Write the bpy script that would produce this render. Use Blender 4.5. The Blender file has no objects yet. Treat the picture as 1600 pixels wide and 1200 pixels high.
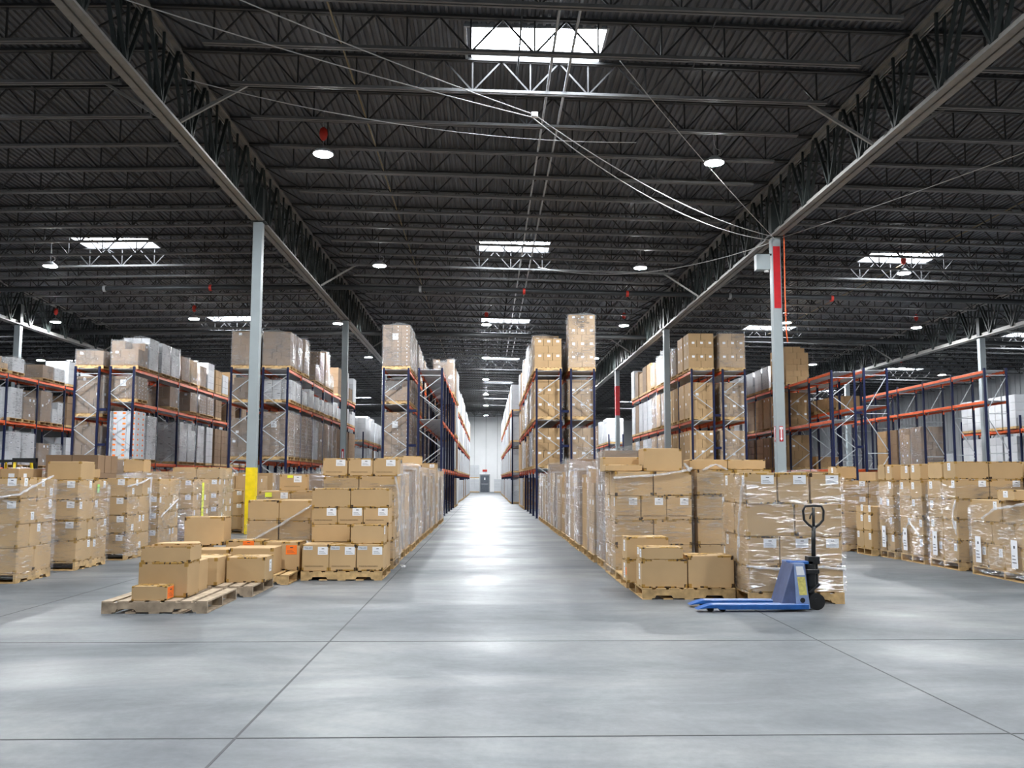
import bpy, math, random
from mathutils import Vector, Matrix
R = random.Random(7)
sc = bpy.context.scene
col = sc.collection
ORD = ['zeroth', 'first', 'second', 'third', 'fourth', 'fifth', 'sixth', 'seventh', 'eighth', 'ninth', 'tenth', 'eleventh', 'twelfth', 'thirteenth',
       'fourteenth', 'fifteenth', 'sixteenth', 'seventeenth', 'eighteenth', 'nineteenth', 'twentieth']
TENS = {2: 'twenty', 3: 'thirty', 4: 'forty', 5: 'fifty', 6: 'sixty'}
def ordn(n):
    if n <= 20: return ORD[n]
    t, u = divmod(n, 10)
    return (TENS[t][:-1] + 'ieth') if u == 0 else TENS[t] + '-' + ORD[u]

# ------------------------------------------------------------------ camera
CAMZ, FPX, YAW, PITCH, ROLL, SHY = 1.52, 1400.0, .02753, .09464, .0017863, 17.44
_fw = Vector((math.sin(YAW)*math.cos(PITCH), math.cos(YAW)*math.cos(PITCH), math.sin(PITCH)))
_r = Vector((math.cos(YAW), -math.sin(YAW), 0)); _u = _r.cross(_fw)
_rr = _r*math.cos(ROLL)+_u*math.sin(ROLL); _uu = -_r*math.sin(ROLL)+_u*math.cos(ROLL)
cam = bpy.data.cameras.new('camera'); camo = bpy.data.objects.new('camera', cam); col.objects.link(camo)
cam.sensor_width = 36; cam.lens = 36*FPX/1600; cam.shift_y = SHY/1600; cam.clip_end = 400
camo.matrix_world = Matrix(((_rr.x, _uu.x, -_fw.x, 0), (_rr.y, _uu.y, -_fw.y, 0), (_rr.z, _uu.z, -_fw.z, CAMZ), (0, 0, 0, 1)))
sc.camera = camo
def pix(X, Y, Z):
    d = Vector((X, Y, Z-CAMZ)); z = d.dot(_fw)
    if z < .3: return None
    return (800+FPX*d.dot(_rr)/z, 600+SHY-FPX*d.dot(_uu)/z)
def inview(pts, m=30):
    P = [pix(*p) for p in pts]
    P = [p for p in P if p]
    if not P: return False
    return max(p[0] for p in P) > -m and min(p[0] for p in P) < 1600+m and max(p[1] for p in P) > -m and min(p[1] for p in P) < 1200+m

# ------------------------------------------------------------------ materials
MATS = {}
def newmat(name):
    m = bpy.data.materials.new(name); m.use_nodes = True
    nt = m.node_tree; nt.nodes.clear()
    out = nt.nodes.new('ShaderNodeOutputMaterial'); MATS[name] = m
    return m, nt, out
def N(nt, t, **kw):
    n = nt.nodes.new(t)
    for k, v in kw.items():
        if k in n.inputs: n.inputs[k].default_value = v
        else: setattr(n, k, v)
    return n
def ramp(nt, stops, interp='LINEAR'):
    r = nt.nodes.new('ShaderNodeValToRGB'); r.color_ramp.interpolation = interp
    e = r.color_ramp.elements
    while len(e) < len(stops): e.new(.5)
    for i, (p, c) in enumerate(stops):
        e[i].position = p; e[i].color = (*c, 1) if len(c) == 3 else c
    return r
def plain(name, c, rough=.6, metal=0., var=.12, scale=6., rand=0., bump=0., spec=.4):
    m, nt, out = newmat(name); L = nt.links.new
    b = N(nt, 'ShaderNodeBsdfPrincipled', Roughness=rough, Metallic=metal); b.inputs['Specular IOR Level'].default_value = spec
    tc = N(nt, 'ShaderNodeTexCoord'); no = N(nt, 'ShaderNodeTexNoise', Scale=scale, Detail=4.)
    L(tc.outputs['Object'], no.inputs['Vector'])
    r = ramp(nt, [(.3, tuple(x*(1-var) for x in c)), (.7, tuple(min(1, x*(1+var)) for x in c))])
    L(no.outputs['Fac'], r.inputs['Fac'])
    src = r.outputs['Color']
    if rand:
        oi = N(nt, 'ShaderNodeObjectInfo'); mr = N(nt, 'ShaderNodeMapRange'); mr.inputs['To Min'].default_value = 1-rand; mr.inputs['To Max'].default_value = 1+rand
        L(oi.outputs['Random'], mr.inputs['Value'])
        hs = N(nt, 'ShaderNodeHueSaturation'); L(mr.outputs['Result'], hs.inputs['Value']); L(src, hs.inputs['Color']); src = hs.outputs['Color']
    L(src, b.inputs['Base Color'])
    if bump:
        bp = N(nt, 'ShaderNodeBump', Strength=bump, Distance=.01); L(no.outputs['Fac'], bp.inputs['Height']); L(bp.outputs['Normal'], b.inputs['Normal'])
    L(b.outputs[0], out.inputs[0]); return m

plain('steel_navy', (.004, .0075, .036), .45, spec=.25); plain('steel_orange', (.78, .125, .03), .45); plain('steel_galv', (.42, .44, .46), .35, .3)
plain('deck_zinc', (.52, .54, .56), .45, .0, scale=3); plain('roof_deck', (.085, .091, .103), .55, 0, .2, 1.5); plain('joist_grey', (.028, .028, .028), .5); plain('joist_grey_lit', (.11, .11, .108), .45)  # joist bottom chords: same paint as the webs, light from below put into the colour
plain('girder_grey', (.21, .205, .195), .5); plain('girder_web', (.02, .026, .025), .55); plain('column_grey', (.27, .31, .325), .5, 0, .06, 2)
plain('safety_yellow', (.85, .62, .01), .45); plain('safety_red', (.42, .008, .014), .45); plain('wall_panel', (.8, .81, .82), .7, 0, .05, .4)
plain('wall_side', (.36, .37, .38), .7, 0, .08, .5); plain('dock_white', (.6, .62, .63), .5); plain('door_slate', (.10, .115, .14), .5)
plain('paper_white', (.78, .79, .82), .6, 0, .03, 20); plain('paper_ink', (.06, .06, .065), .7); plain('sticker_orange', (.95, .19, .02), .6); plain('sticker_yellow', (.8, .85, .05), .6)
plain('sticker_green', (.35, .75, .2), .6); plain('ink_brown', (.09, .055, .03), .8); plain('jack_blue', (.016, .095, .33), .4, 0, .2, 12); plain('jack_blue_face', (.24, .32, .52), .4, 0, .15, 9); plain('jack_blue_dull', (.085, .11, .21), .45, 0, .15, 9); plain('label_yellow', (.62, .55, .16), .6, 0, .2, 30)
plain('black_rubber', (.012, .012, .013), .5); plain('black_metal', (.016, .017, .018), .35); plain('lamp_shell', (.5, .51, .52), .4); plain('lamp_red', (.55, .035, .02), .5)
plain('cable_white', (.5, .5, .5), .5); plain('pipe_dark', (.03, .032, .034), .45); plain('pipe_steel', (.4, .41, .42), .35, .3); plain('pipe_brass', (.22, .18, .11), .45, .3)
plain('trim_grey', (.3, .31, .32), .6); plain('poly_teal', (.15, .5, .5), .5); plain('cavity_dark', (.05, .035, .022), .9)
plain('wood_new', (.50, .33, .15), .75, 0, .3, 9, .12, .3); plain('wood_old', (.36, .28, .20), .8, 0, .35, 8, .1, .3)
plain('carton_white', (.54, .56, .59), .65, 0, .04, 3, .05); plain('load_brown', (.225, .145, .085), .75, 0, .08, 2, .16); plain('load_tan', (.40, .26, .13), .75, 0, .08, 2, .12)
plain('load_white', (.5, .515, .54), .6, 0, .05, 2, .06)

def card_mat():
    m, nt, out = newmat('cardboard'); L = nt.links.new
    b = N(nt, 'ShaderNodeBsdfPrincipled', Roughness=.72); b.inputs['Specular IOR Level'].default_value = .25
    tc = N(nt, 'ShaderNodeTexCoord'); no = N(nt, 'ShaderNodeTexNoise', Scale=2.2, Detail=5.); L(tc.outputs['Object'], no.inputs['Vector'])
    oi = N(nt, 'ShaderNodeObjectInfo')
    base = ramp(nt, [(0., (.45, .30, .15)), (.5, (.495, .335, .175)), (1., (.415, .282, .145))]); L(oi.outputs['Random'], base.inputs['Fac'])
    v = N(nt, 'ShaderNodeMapRange'); v.inputs['From Min'].default_value = .3; v.inputs['From Max'].default_value = .7; v.inputs['To Min'].default_value = .93; v.inputs['To Max'].default_value = 1.07
    L(no.outputs['Fac'], v.inputs['Value'])
    hs = N(nt, 'ShaderNodeHueSaturation'); L(v.outputs[0], hs.inputs['Value']); L(base.outputs[0], hs.inputs['Color'])
    sep = N(nt, 'ShaderNodeSeparateXYZ'); L(tc.outputs['Generated'], sep.inputs[0])
    def edge(o, lo):   # 1 near 0 or 1
        a = N(nt, 'ShaderNodeMath', operation='SUBTRACT'); L(o, a.inputs[0]); a.inputs[1].default_value = .5
        c = N(nt, 'ShaderNodeMath', operation='ABSOLUTE'); L(a.outputs[0], c.inputs[0])
        g = N(nt, 'ShaderNodeMath', operation='GREATER_THAN'); L(c.outputs[0], g.inputs[0]); g.inputs[1].default_value = .5-lo
        return g.outputs[0]
    ez = edge(sep.outputs['Z'], .055); ex = edge(sep.outputs['X'], .07); ey = edge(sep.outputs['Y'], .07); ezb = edge(sep.outputs['Z'], .13)
    def mul(a, c, op='MULTIPLY'):
        n = N(nt, 'ShaderNodeMath', operation=op); L(a, n.inputs[0]); L(c, n.inputs[1]); return n.outputs[0]
    # torn print along the top and bottom edges, worn tape on the corners
    ad = N(nt, 'ShaderNodeVectorMath', operation='ADD'); L(tc.outputs['Object'], ad.inputs[0]); L(oi.outputs['Random'], ad.inputs[1])
    sc_ = N(nt, 'ShaderNodeVectorMath', operation='MULTIPLY'); L(ad.outputs[0], sc_.inputs[0]); sc_.inputs[1].default_value = (1, 1, .5)
    n2 = N(nt, 'ShaderNodeTexNoise', Scale=22., Detail=3.); L(sc_.outputs[0], n2.inputs['Vector'])
    t2 = N(nt, 'ShaderNodeMath', operation='GREATER_THAN'); L(n2.outputs['Fac'], t2.inputs[0]); t2.inputs[1].default_value = .56
    n3 = N(nt, 'ShaderNodeTexNoise', Scale=5., Detail=2.); L(ad.outputs[0], n3.inputs['Vector'])
    t3 = N(nt, 'ShaderNodeMath', operation='GREATER_THAN'); L(n3.outputs['Fac'], t3.inputs[0]); t3.inputs[1].default_value = .47
    rr = N(nt, 'ShaderNodeMath', operation='GREATER_THAN'); L(oi.outputs['Random'], rr.inputs[0]); rr.inputs[1].default_value = .35
    band = mul(mul(ez, t3.outputs[0]), rr.outputs[0])
    corner = mul(mul(ex, ey), ezb)
    gold = mul(band, corner, 'MAXIMUM')
    ink = mul(mul(band, t2.outputs[0]), mul(corner, t2.outputs[0]), 'MAXIMUM')
    m1 = N(nt, 'ShaderNodeMix', data_type='RGBA'); L(gold, m1.inputs[0]); L(hs.outputs[0], m1.inputs[6]); m1.inputs[7].default_value = (.33, .19, .045, 1)
    m2 = N(nt, 'ShaderNodeMix', data_type='RGBA'); L(ink, m2.inputs[0]); L(m1.outputs[2], m2.inputs[6]); m2.inputs[7].default_value = (.035, .02, .012, 1)
    L(m2.outputs[2], b.inputs['Base Color'])
    bp = N(nt, 'ShaderNodeBump', Strength=.25, Distance=.02); L(no.outputs['Fac'], bp.inputs['Height']); L(bp.outputs[0], b.inputs['Normal'])
    L(b.outputs[0], out.inputs[0])
card_mat()

def film_mat(name, milk, glossmin, glossmax):
    m, nt, out = newmat(name); L = nt.links.new
    tc = N(nt, 'ShaderNodeTexCoord'); mp = N(nt, 'ShaderNodeMapping'); mp.inputs['Scale'].default_value = (2.2, 2.2, 15); mp.inputs['Rotation'].default_value = (.12, .1, 0)
    oi = N(nt, 'ShaderNodeObjectInfo'); ad = N(nt, 'ShaderNodeVectorMath', operation='ADD'); sc_ = N(nt, 'ShaderNodeMath', operation='MULTIPLY'); L(oi.outputs['Random'], sc_.inputs[0]); sc_.inputs[1].default_value = 40.
    L(tc.outputs['Object'], ad.inputs[0]); L(sc_.outputs[0], ad.inputs[1]); L(ad.outputs[0], mp.inputs['Vector'])
    n1 = N(nt, 'ShaderNodeTexNoise', Scale=2.1, Detail=5., Roughness=.62, Distortion=.7); L(mp.outputs[0], n1.inputs['Vector'])
    n2 = N(nt, 'ShaderNodeTexNoise', Scale=1.6, Detail=2.); L(ad.outputs[0], n2.inputs['Vector'])
    mr = N(nt, 'ShaderNodeMapRange'); mr.inputs['From Min'].default_value = .5; mr.inputs['From Max'].default_value = .68; mr.inputs['To Min'].default_value = glossmin; mr.inputs['To Max'].default_value = glossmax
    ml = N(nt, 'ShaderNodeMath', operation='MULTIPLY'); L(n1.outputs['Fac'], ml.inputs[0])
    a2 = N(nt, 'ShaderNodeMath', operation='ADD'); L(n2.outputs['Fac'], a2.inputs[0]); a2.inputs[1].default_value = .5; L(a2.outputs[0], ml.inputs[1])
    L(ml.outputs[0], mr.inputs['Value'])
    bp = N(nt, 'ShaderNodeBump', Strength=.9, Distance=.02); L(n1.outputs['Fac'], bp.inputs['Height'])
    bp.inputs['Distance'].default_value = .12; bp.inputs['Strength'].default_value = 1.
    gl = N(nt, 'ShaderNodeBsdfGlossy', Roughness=.22, Color=(.95, .95, .95, 1)); L(bp.outputs[0], gl.inputs['Normal'])
    df = N(nt, 'ShaderNodeBsdfDiffuse', Color=(.85, .86, .88, 1))
    tl = N(nt, 'ShaderNodeBsdfTransparent', Color=(.985, .985, .985, 1))
    m1 = N(nt, 'ShaderNodeMixShader'); m1.inputs[0].default_value = milk; L(tl.outputs[0], m1.inputs[1]); L(df.outputs[0], m1.inputs[2])
    m2 = N(nt, 'ShaderNodeMixShader'); L(mr.outputs[0], m2.inputs[0]); L(m1.outputs[0], m2.inputs[1]); L(gl.outputs[0], m2.inputs[2])
    L(m2.outputs[0], out.inputs[0])
film_mat('stretch_film', .03, .02, .6); film_mat('milky_film', .11, .03, .6); film_mat('film_rope', .3, .12, .45)

def emit(name, c, s):
    m, nt, out = newmat(name); e = N(nt, 'ShaderNodeEmission', Color=(*c, 1), Strength=s); nt.links.new(e.outputs[0], out.inputs[0])
emit('lamp_glow', (.95, .98, 1.), 800.); emit('lamp_glow_aisle', (.95, .98, 1.), 1400.); emit('sky_glow', (.86, .92, 1.), 26.); emit('exit_glow', (.9, .03, .02), 2.)

def floor_mat():
    m, nt, out = newmat('concrete_floor'); L = nt.links.new
    b = N(nt, 'ShaderNodeBsdfPrincipled'); b.inputs['Specular IOR Level'].default_value = .3
    tc = N(nt, 'ShaderNodeTexCoord'); mp = N(nt, 'ShaderNodeMapping'); mp.inputs['Scale'].default_value = (.22, .55, 1); L(tc.outputs['Object'], mp.inputs[0])
    n1 = N(nt, 'ShaderNodeTexNoise', Scale=1., Detail=6., Roughness=.62, Distortion=.4); L(mp.outputs[0], n1.inputs['Vector'])
    n2 = N(nt, 'ShaderNodeTexNoise', Scale=16., Detail=5., Roughness=.7); L(tc.outputs['Object'], n2.inputs['Vector'])
    mp3 = N(nt, 'ShaderNodeMapping'); mp3.inputs['Scale'].default_value = (.9, 3.4, 1); L(tc.outputs['Object'], mp3.inputs[0])
    n3 = N(nt, 'ShaderNodeTexNoise', Scale=1.3, Detail=3.); L(mp3.outputs[0], n3.inputs['Vector'])
    r1 = ramp(nt, [(.30, (.075, .086, .097)), (.5, (.125, .136, .147)), (.68, (.195, .203, .209))]); L(n1.outputs['Fac'], r1.inputs[0])
    mx = N(nt, 'ShaderNodeMix', data_type='RGBA', blend_type='MULTIPLY'); mx.inputs[0].default_value = 1.; L(r1.outputs[0], mx.inputs[6])
    r2 = ramp(nt, [(.3, (.88, .88, .88)), (.7, (1.08, 1.08, 1.08))]); L(n2.outputs['Fac'], r2.inputs[0]); L(r2.outputs[0], mx.inputs[7])
    r3 = ramp(nt, [(.0, (1, 1, 1)), (.70, (1, 1, 1)), (.78, (.72, .72, .73))]); L(n3.outputs['Fac'], r3.inputs[0])   # tyre scuffs
    mx2 = N(nt, 'ShaderNodeMix', data_type='RGBA', blend_type='MULTIPLY'); mx2.inputs[0].default_value = 1.; L(mx.outputs[2], mx2.inputs[6]); L(r3.outputs[0], mx2.inputs[7])
    n4 = N(nt, 'ShaderNodeTexNoise', Scale=.9, Detail=9., Roughness=.72, Distortion=.8); L(tc.outputs['Object'], n4.inputs['Vector'])   # trowel clouding
    r4 = ramp(nt, [(.33, (.80, .80, .81)), (.5, (1, 1, 1)), (.66, (1.22, 1.22, 1.2))]); L(n4.outputs['Fac'], r4.inputs[0])
    mx4 = N(nt, 'ShaderNodeMix', data_type='RGBA', blend_type='MULTIPLY'); mx4.inputs[0].default_value = 1.; L(mx2.outputs[2], mx4.inputs[6]); L(r4.outputs[0], mx4.inputs[7])
    L(mx4.outputs[2], b.inputs['Base Color'])
    rr = N(nt, 'ShaderNodeMapRange'); rr.inputs['From Min'].default_value = .3; rr.inputs['From Max'].default_value = .7; rr.inputs['To Min'].default_value = .56; rr.inputs['To Max'].default_value = .36
    L(n1.outputs['Fac'], rr.inputs[0]); L(rr.outputs[0], b.inputs['Roughness'])
    bp = N(nt, 'ShaderNodeBump', Strength=.06, Distance=.01); L(n2.outputs['Fac'], bp.inputs['Height']); L(bp.outputs[0], b.inputs['Normal'])
    L(b.outputs[0], out.inputs[0])
floor_mat(); plain('joint_dark', (.075, .078, .082), .8)

# ------------------------------------------------------------------ mesh helpers
class MB:
    def __init__(s): s.v = []; s.f = []; s.m = []
    def box(s, x0, x1, y0, y1, z0, z1, mi=0, M=None):
        n = len(s.v)
        P = [(x0, y0, z0), (x1, y0, z0), (x1, y1, z0), (x0, y1, z0), (x0, y0, z1), (x1, y0, z1), (x1, y1, z1), (x0, y1, z1)]
        if M is not None: P = [tuple(M @ Vector(p)) for p in P]
        s.v += P
        s.f += [(n, n+3, n+2, n+1), (n+4, n+5, n+6, n+7), (n, n+1, n+5, n+4), (n+1, n+2, n+6, n+5), (n+2, n+3, n+7, n+6), (n+3, n, n+4, n+7)]
        s.m += [mi]*6; return s
    def bar(s, a, b, w, h=None, mi=0):
        a = Vector(a); b = Vector(b); h = h or w; d = b-a
        if d.length < 1e-6: return s
        z = d.normalized(); x = z.cross(Vector((0, 0, 1)))
        if x.length < 1e-4: x = Vector((1, 0, 0))
        x.normalize(); y = z.cross(x)
        n = len(s.v)
        for p in (a, b):
            for sx, sy in ((-1, -1), (1, -1), (1, 1), (-1, 1)): s.v.append(tuple(p+x*(sx*w/2)+y*(sy*h/2)))
        s.f += [(n, n+1, n+2, n+3), (n+7, n+6, n+5, n+4)]+[(n+i, n+4+i, n+4+(i+1) % 4, n+(i+1) % 4) for i in range(4)]
        s.m += [mi]*6; return s
    def tube(s, pts, r, k=8, mi=0, cap=True):
        pts = [Vector(p) for p in pts]; n0 = len(s.v); up = None
        for i, p in enumerate(pts):
            t = (pts[min(i+1, len(pts)-1)]-pts[max(i-1, 0)]).normalized()
            x = t.cross(Vector((0, 0, 1)) if abs(t.z) < .95 else Vector((1, 0, 0))).normalized()
            if up is not None:
                x = (up-t*up.dot(t)).normalized() if (up-t*up.dot(t)).length > 1e-5 else x
            up = x; y = t.cross(x); rr = r[i] if isinstance(r, (list, tuple)) else r
            for j in range(k):
                a = 2*math.pi*j/k; s.v.append(tuple(p+x*(rr*math.cos(a))+y*(rr*math.sin(a))))
        for i in range(len(pts)-1):
            for j in range(k):
                a = n0+i*k+j; b = n0+i*k+(j+1) % k; s.f.append((a, b, b+k, a+k)); s.m.append(mi)
        if cap:
            s.f.append(tuple(n0+j for j in reversed(range(k)))); s.f.append(tuple(n0+(len(pts)-1)*k+j for j in range(k))); s.m += [mi, mi]
        return s
    def cyl(s, c, r, h, axis='z', k=20, mi=0):
        c = Vector(c); d = {'x': Vector((1, 0, 0)), 'y': Vector((0, 1, 0)), 'z': Vector((0, 0, 1))}[axis]
        return s.tube([c-d*h/2, c+d*h/2], r, k, mi)
    def poly(s, pts, d, mi=0):   # prism from polygon points swept by d
        n = len(s.v); k = len(pts); d = Vector(d)
        s.v += [tuple(p) for p in pts]+[tuple(Vector(p)+d) for p in pts]
        s.f += [tuple(range(n, n+k)), tuple(reversed(range(n+k, n+2*k)))]+[(n+i, n+k+i, n+k+(i+1) % k, n+(i+1) % k) for i in range(k)]
        s.m += [mi]*(k+2); return s
    def mesh(s, name, mats, bevel=0, smooth=False):
        me = bpy.data.meshes.new(name); me.from_pydata(s.v, [], s.f)
        for m in ([mats] if isinstance(mats, str) else mats): me.materials.append(MATS[m])
        if any(s.m): me.polygons.foreach_set('material_index', s.m)
        me.validate()
        import bmesh
        bm = bmesh.new(); bm.from_mesh(me); bmesh.ops.recalc_face_normals(bm, faces=bm.faces)
        if bevel: bmesh.ops.bevel(bm, geom=list(bm.edges), offset=bevel, segments=1, affect='EDGES', clamp_overlap=True)
        if smooth:
            for f in bm.faces: f.smooth = True
        bm.to_mesh(me); bm.free(); return me

def tag(o, label=None, cat=None, group=None, kind=None):
    if label: o['label'] = label
    if cat: o['category'] = cat
    if group: o['group'] = group
    if kind: o['kind'] = kind
    return o
def ob(name, me, parent=None, loc=(0, 0, 0), rz=0., label=None, cat=None, group=None, kind=None):
    o = bpy.data.objects.new(name, me); col.objects.link(o); o.location = loc
    if rz: o.rotation_euler = (0, 0, rz)
    if parent is not None: o.parent = parent
    return tag(o, label, cat, group, kind)
CACHE = {}
def cached(key, fn):
    if key not in CACHE: CACHE[key] = fn()
    return CACHE[key]

# ------------------------------------------------------------------ building shell
XL, W, Y1, B = -6.65, 15.08, 25.6, 16.05
JS = B/9
SL = .0208
XMIN, XMAX, YMIN, YMAX = XL-3*W, XL+3*W, -40.0, 117.0
def drop(X): return -SL*abs(X-XL)
HB, HJ, HD = 8.95, 9.89, 10.66
ob('floor', MB().box(XMIN-.3, XMAX+.3, YMIN, YMAX+.3, -.2, 0).mesh('floor', 'concrete_floor'), kind='structure')
jm = MB()
for x, w_ in ((-1.48, .008), (3.17, .006), (-5.4, .005)): jm.box(x-w_, x+w_, 2, 60, .0005, .002)
for y, w_ in ((5.5, .008), (8.68, .005)): jm.box(-30, 30, y-w_, y+w_, .0005, .0021)
ob('trim_1', jm.mesh('floor_joint', 'joint_dark'), kind='structure')

SKX = [XL+W*i+6.2 for i in (-2, -1, 0, 1, 2)]; SKW = 2.8
SKY = [1.0+B*i for i in range(0, 7)]; SKD = 1.45        # skylight wells, one per bay
def deck():
    m = MB(); pitch = .16
    ys = sorted({YMIN, YMAX} | {y for s in SKY for y in (s, s+SKD)})
    n = int((XMAX-XMIN)/pitch)
    for a, b in zip(ys[:-1], ys[1:]):
        well = any(abs(a-s) < 1e-6 for s in SKY)
        for i in range(n):
            x = XMIN+i*pitch
            if well and any(sx-.08 < x < sx+SKW-.05 for sx in SKX): continue
            z = HD+drop(x)
            prof = [(x, z), (x+.055, z), (x+.075, z+.045), (x+.14, z+.045), (x+.16, z)]
            k = len(m.v)
            for (px, pz) in prof: m.v += [(px, a, pz), (px, b, pz)]
            for q in range(4): m.f.append((k+2*q, k+2*q+1, k+2*q+3, k+2*q+2)); m.m.append(0)
    return m.mesh('ceiling', 'roof_deck')
ob('ceiling', deck(), kind='structure')
wi = 0
def sky_well():
    m = MB(); h = .34
    for a in ((-.05, 0, -.05, SKD+.05), (SKW, SKW+.05, -.05, SKD+.05), (0, SKW, -.05, 0), (0, SKW, SKD, SKD+.05)): m.box(*a, -.03, h)
    return m.mesh('skylight_curb', 'trim_grey')
def sky_pane():
    m = MB().box(.0, SKW, .0, SKD, .26, .30); return m.mesh('skylight_pane', 'sky_glow')
for sx in SKX:
    for sy in SKY:
        if sy < 10 and sx != SKX[2]: continue
        wi += 1; z = HD+drop(sx+1.4)
        c = ob('window_%d' % wi, cached('well', sky_well), None, (sx, sy, z), kind='structure')
        ob('skylight_pane', cached('pane', sky_pane), c)
# walls
wm = MB().box(XMIN, XMAX, YMAX, YMAX+.3, 0, 11.2)
for i in range(60): wm.box(XMIN+i*1.5+.7, XMIN+i*1.5+.74, YMAX-.02, YMAX, 0, 11, 1)
ob('wall_back', wm.mesh('wall_back', ['wall_panel', 'trim_grey']), kind='structure')
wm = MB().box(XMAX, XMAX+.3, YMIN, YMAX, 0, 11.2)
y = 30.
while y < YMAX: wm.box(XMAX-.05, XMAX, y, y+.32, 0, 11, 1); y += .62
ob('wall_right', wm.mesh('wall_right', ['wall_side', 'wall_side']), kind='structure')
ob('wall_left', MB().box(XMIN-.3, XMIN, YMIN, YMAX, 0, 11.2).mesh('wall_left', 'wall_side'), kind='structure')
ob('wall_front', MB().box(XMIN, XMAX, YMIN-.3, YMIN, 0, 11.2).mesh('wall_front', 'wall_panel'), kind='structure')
# far exit door
d = ob('door_1', MB().box(-.55, .55, -.06, 0, 0, 2.15).mesh('door', 'door_slate', .01), None, (-.3, YMAX, 0), kind='structure')
ob('door_frame', MB().box(-.68, -.55, -.08, 0, 0, 2.28).box(.55, .68, -.08, 0, 0, 2.28).box(-.55, .55, -.08, 0, 2.15, 2.28).mesh('door_frame', 'trim_grey'), d)
ob('push_bar', MB().box(-.45, .45, -.12, -.06, 1.0, 1.06).mesh('push_bar', 'pipe_steel'), d)
ob('door_pane', MB().box(-.08, .08, -.075, -.06, 1.55, 1.85).mesh('door_pane', 'paper_white'), d)
ob('exit_sign', MB().box(-.3, .3, -.08, 0, -.14, .14).mesh('exit_sign', 'lamp_red', .01), None, (-.3, YMAX-.01, 2.75), label='small red sign on the wall above the far grey door', cat='sign')
# dock doors and conduits on the right wall
for i, (y0, y1, h) in enumerate(((50., 53.2, 3.6), (54.6, 58.6, 3.9), (60.2, 64.2, 3.9), (66, 70, 3.8), (73, 77, 3.8))):
    m = MB()
    for k in range(5): m.box(XMAX-.12, XMAX-.05, y0, y1, h*k/5+.01, h*(k+1)/5-.01)
    d = ob('door_%d' % (i+2), m.mesh('dock_door', 'dock_white'), None, kind='structure')
    ob('door_frame', MB().box(XMAX-.16, XMAX-.05, y0-.2, y0, 0, h+.2).box(XMAX-.16, XMAX-.05, y1, y1+.2, 0, h+.2).box(XMAX-.16, XMAX-.05, y0, y1, h, h+.2).mesh('door_frame', 'trim_grey'), d)
for i, y in enumerate((50.2, 53.9, 55.2, 56.3, 59.4, 64.8, 65.5)):
    z = 9.0
    ob('conduit', MB().tube([(XMAX-.18, y, 0), (XMAX-.18, y, z), (XMAX-.3, y, z+.3), (XMAX-.9, y, z+.45), (XMAX-2.2, y, z+.45)], .055, 8).mesh('conduit', 'pipe_steel', 0, True),
       label='galvanised conduit up the right wall, %s from the near end' % ordn(i+1), cat='conduit', group='conduits on the right wall')

# ------------------------------------------------------------------ roof steel
def joist_parts(sgn):
    top = MB(); bot = MB(); web = MB()
    L = W; dz = -SL*L*sgn
    def z(x): return dz*x/L if sgn > 0 else dz*x/L
    t = .72
    for o in (-.045, .045):
        top.bar((.05, o, z(.05)+t), (L-.05, o, z(L-.05)+t), .065, .05)
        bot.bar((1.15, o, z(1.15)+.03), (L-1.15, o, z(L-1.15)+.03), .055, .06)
    n = 10; a = 1.35; st = (L-2*a)/n
    for i in range(n+1):
        x = a+i*st
        web.bar((x, 0, z(x)+.03), (x, 0, z(x)+t), .032)
        if i < n:
            xm = x+st/2
            web.bar((x, 0, z(x)+.03), (xm, 0, z(xm)+t), .034); web.bar((xm, 0, z(xm)+t), (x+st, 0, z(x+st)+.03), .034)
    web.bar((.1, 0, z(.1)+t), (a, 0, z(a)+.03), .034); web.bar((L-.1, 0, z(L-.1)+t), (L-a, 0, z(L-a)+.03), .034)
    return top.mesh('top_chord', 'joist_grey'), bot.mesh('bottom_chord', 'joist_grey_lit'), web.mesh('web', 'joist_grey')
def joist_one(sgn):
    m = MB(); L = W; dz = -SL*L*sgn; t = .72
    def z(x): return dz*x/L
    for o in (-.045, .045):
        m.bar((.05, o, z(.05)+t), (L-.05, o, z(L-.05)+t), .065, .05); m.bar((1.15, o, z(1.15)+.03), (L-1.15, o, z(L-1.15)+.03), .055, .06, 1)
    n = 10; a = 1.35; st = (L-2*a)/n
    for i in range(n):
        x = a+i*st; xm = x+st/2
        m.bar((x, 0, z(x)+.03), (xm, 0, z(xm)+t), .034); m.bar((xm, 0, z(xm)+t), (x+st, 0, z(x+st)+.03), .034)
    return m.mesh('roof_joist', ['joist_grey', 'joist_grey_lit'])
JP = {s: joist_parts(s) for s in (1, -1)}; J1 = {s: joist_one(s) for s in (1, -1)}
BAYN = ['outermost left', 'second left', 'first left', 'centre', 'first right', 'second right']
for bi in range(6):
    X0 = XL+(bi-3)*W; sgn = -1 if bi < 3 else 1; Zb = HJ+drop(X0); cnt = 0
    for n in range(-8, 53):
        Y = Y1+n*JS
        if Y > YMAX-.4: break
        if not inview([(X0, Y, Zb+.3), (X0+W, Y, Zb+.3), (X0+W/2, Y, Zb), (X0+W/2, Y, Zb+.7)], 5): continue
        if bi in (0, 5) and Y > 86: continue
        cnt += 1
        lab = 'dark steel roof joist spanning the %s bay, %s from the camera' % (BAYN[bi], ordn(cnt))
        if Y < 62:
            r = ob('roof_joist', None, None, (X0, Y, Zb), label=lab, cat='roof joist', group='roof joists')
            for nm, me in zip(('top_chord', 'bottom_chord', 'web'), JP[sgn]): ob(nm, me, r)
        else: ob('roof_joist', J1[sgn], None, (X0, Y, Zb), label=lab, cat='roof joist', group='roof joists')
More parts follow.
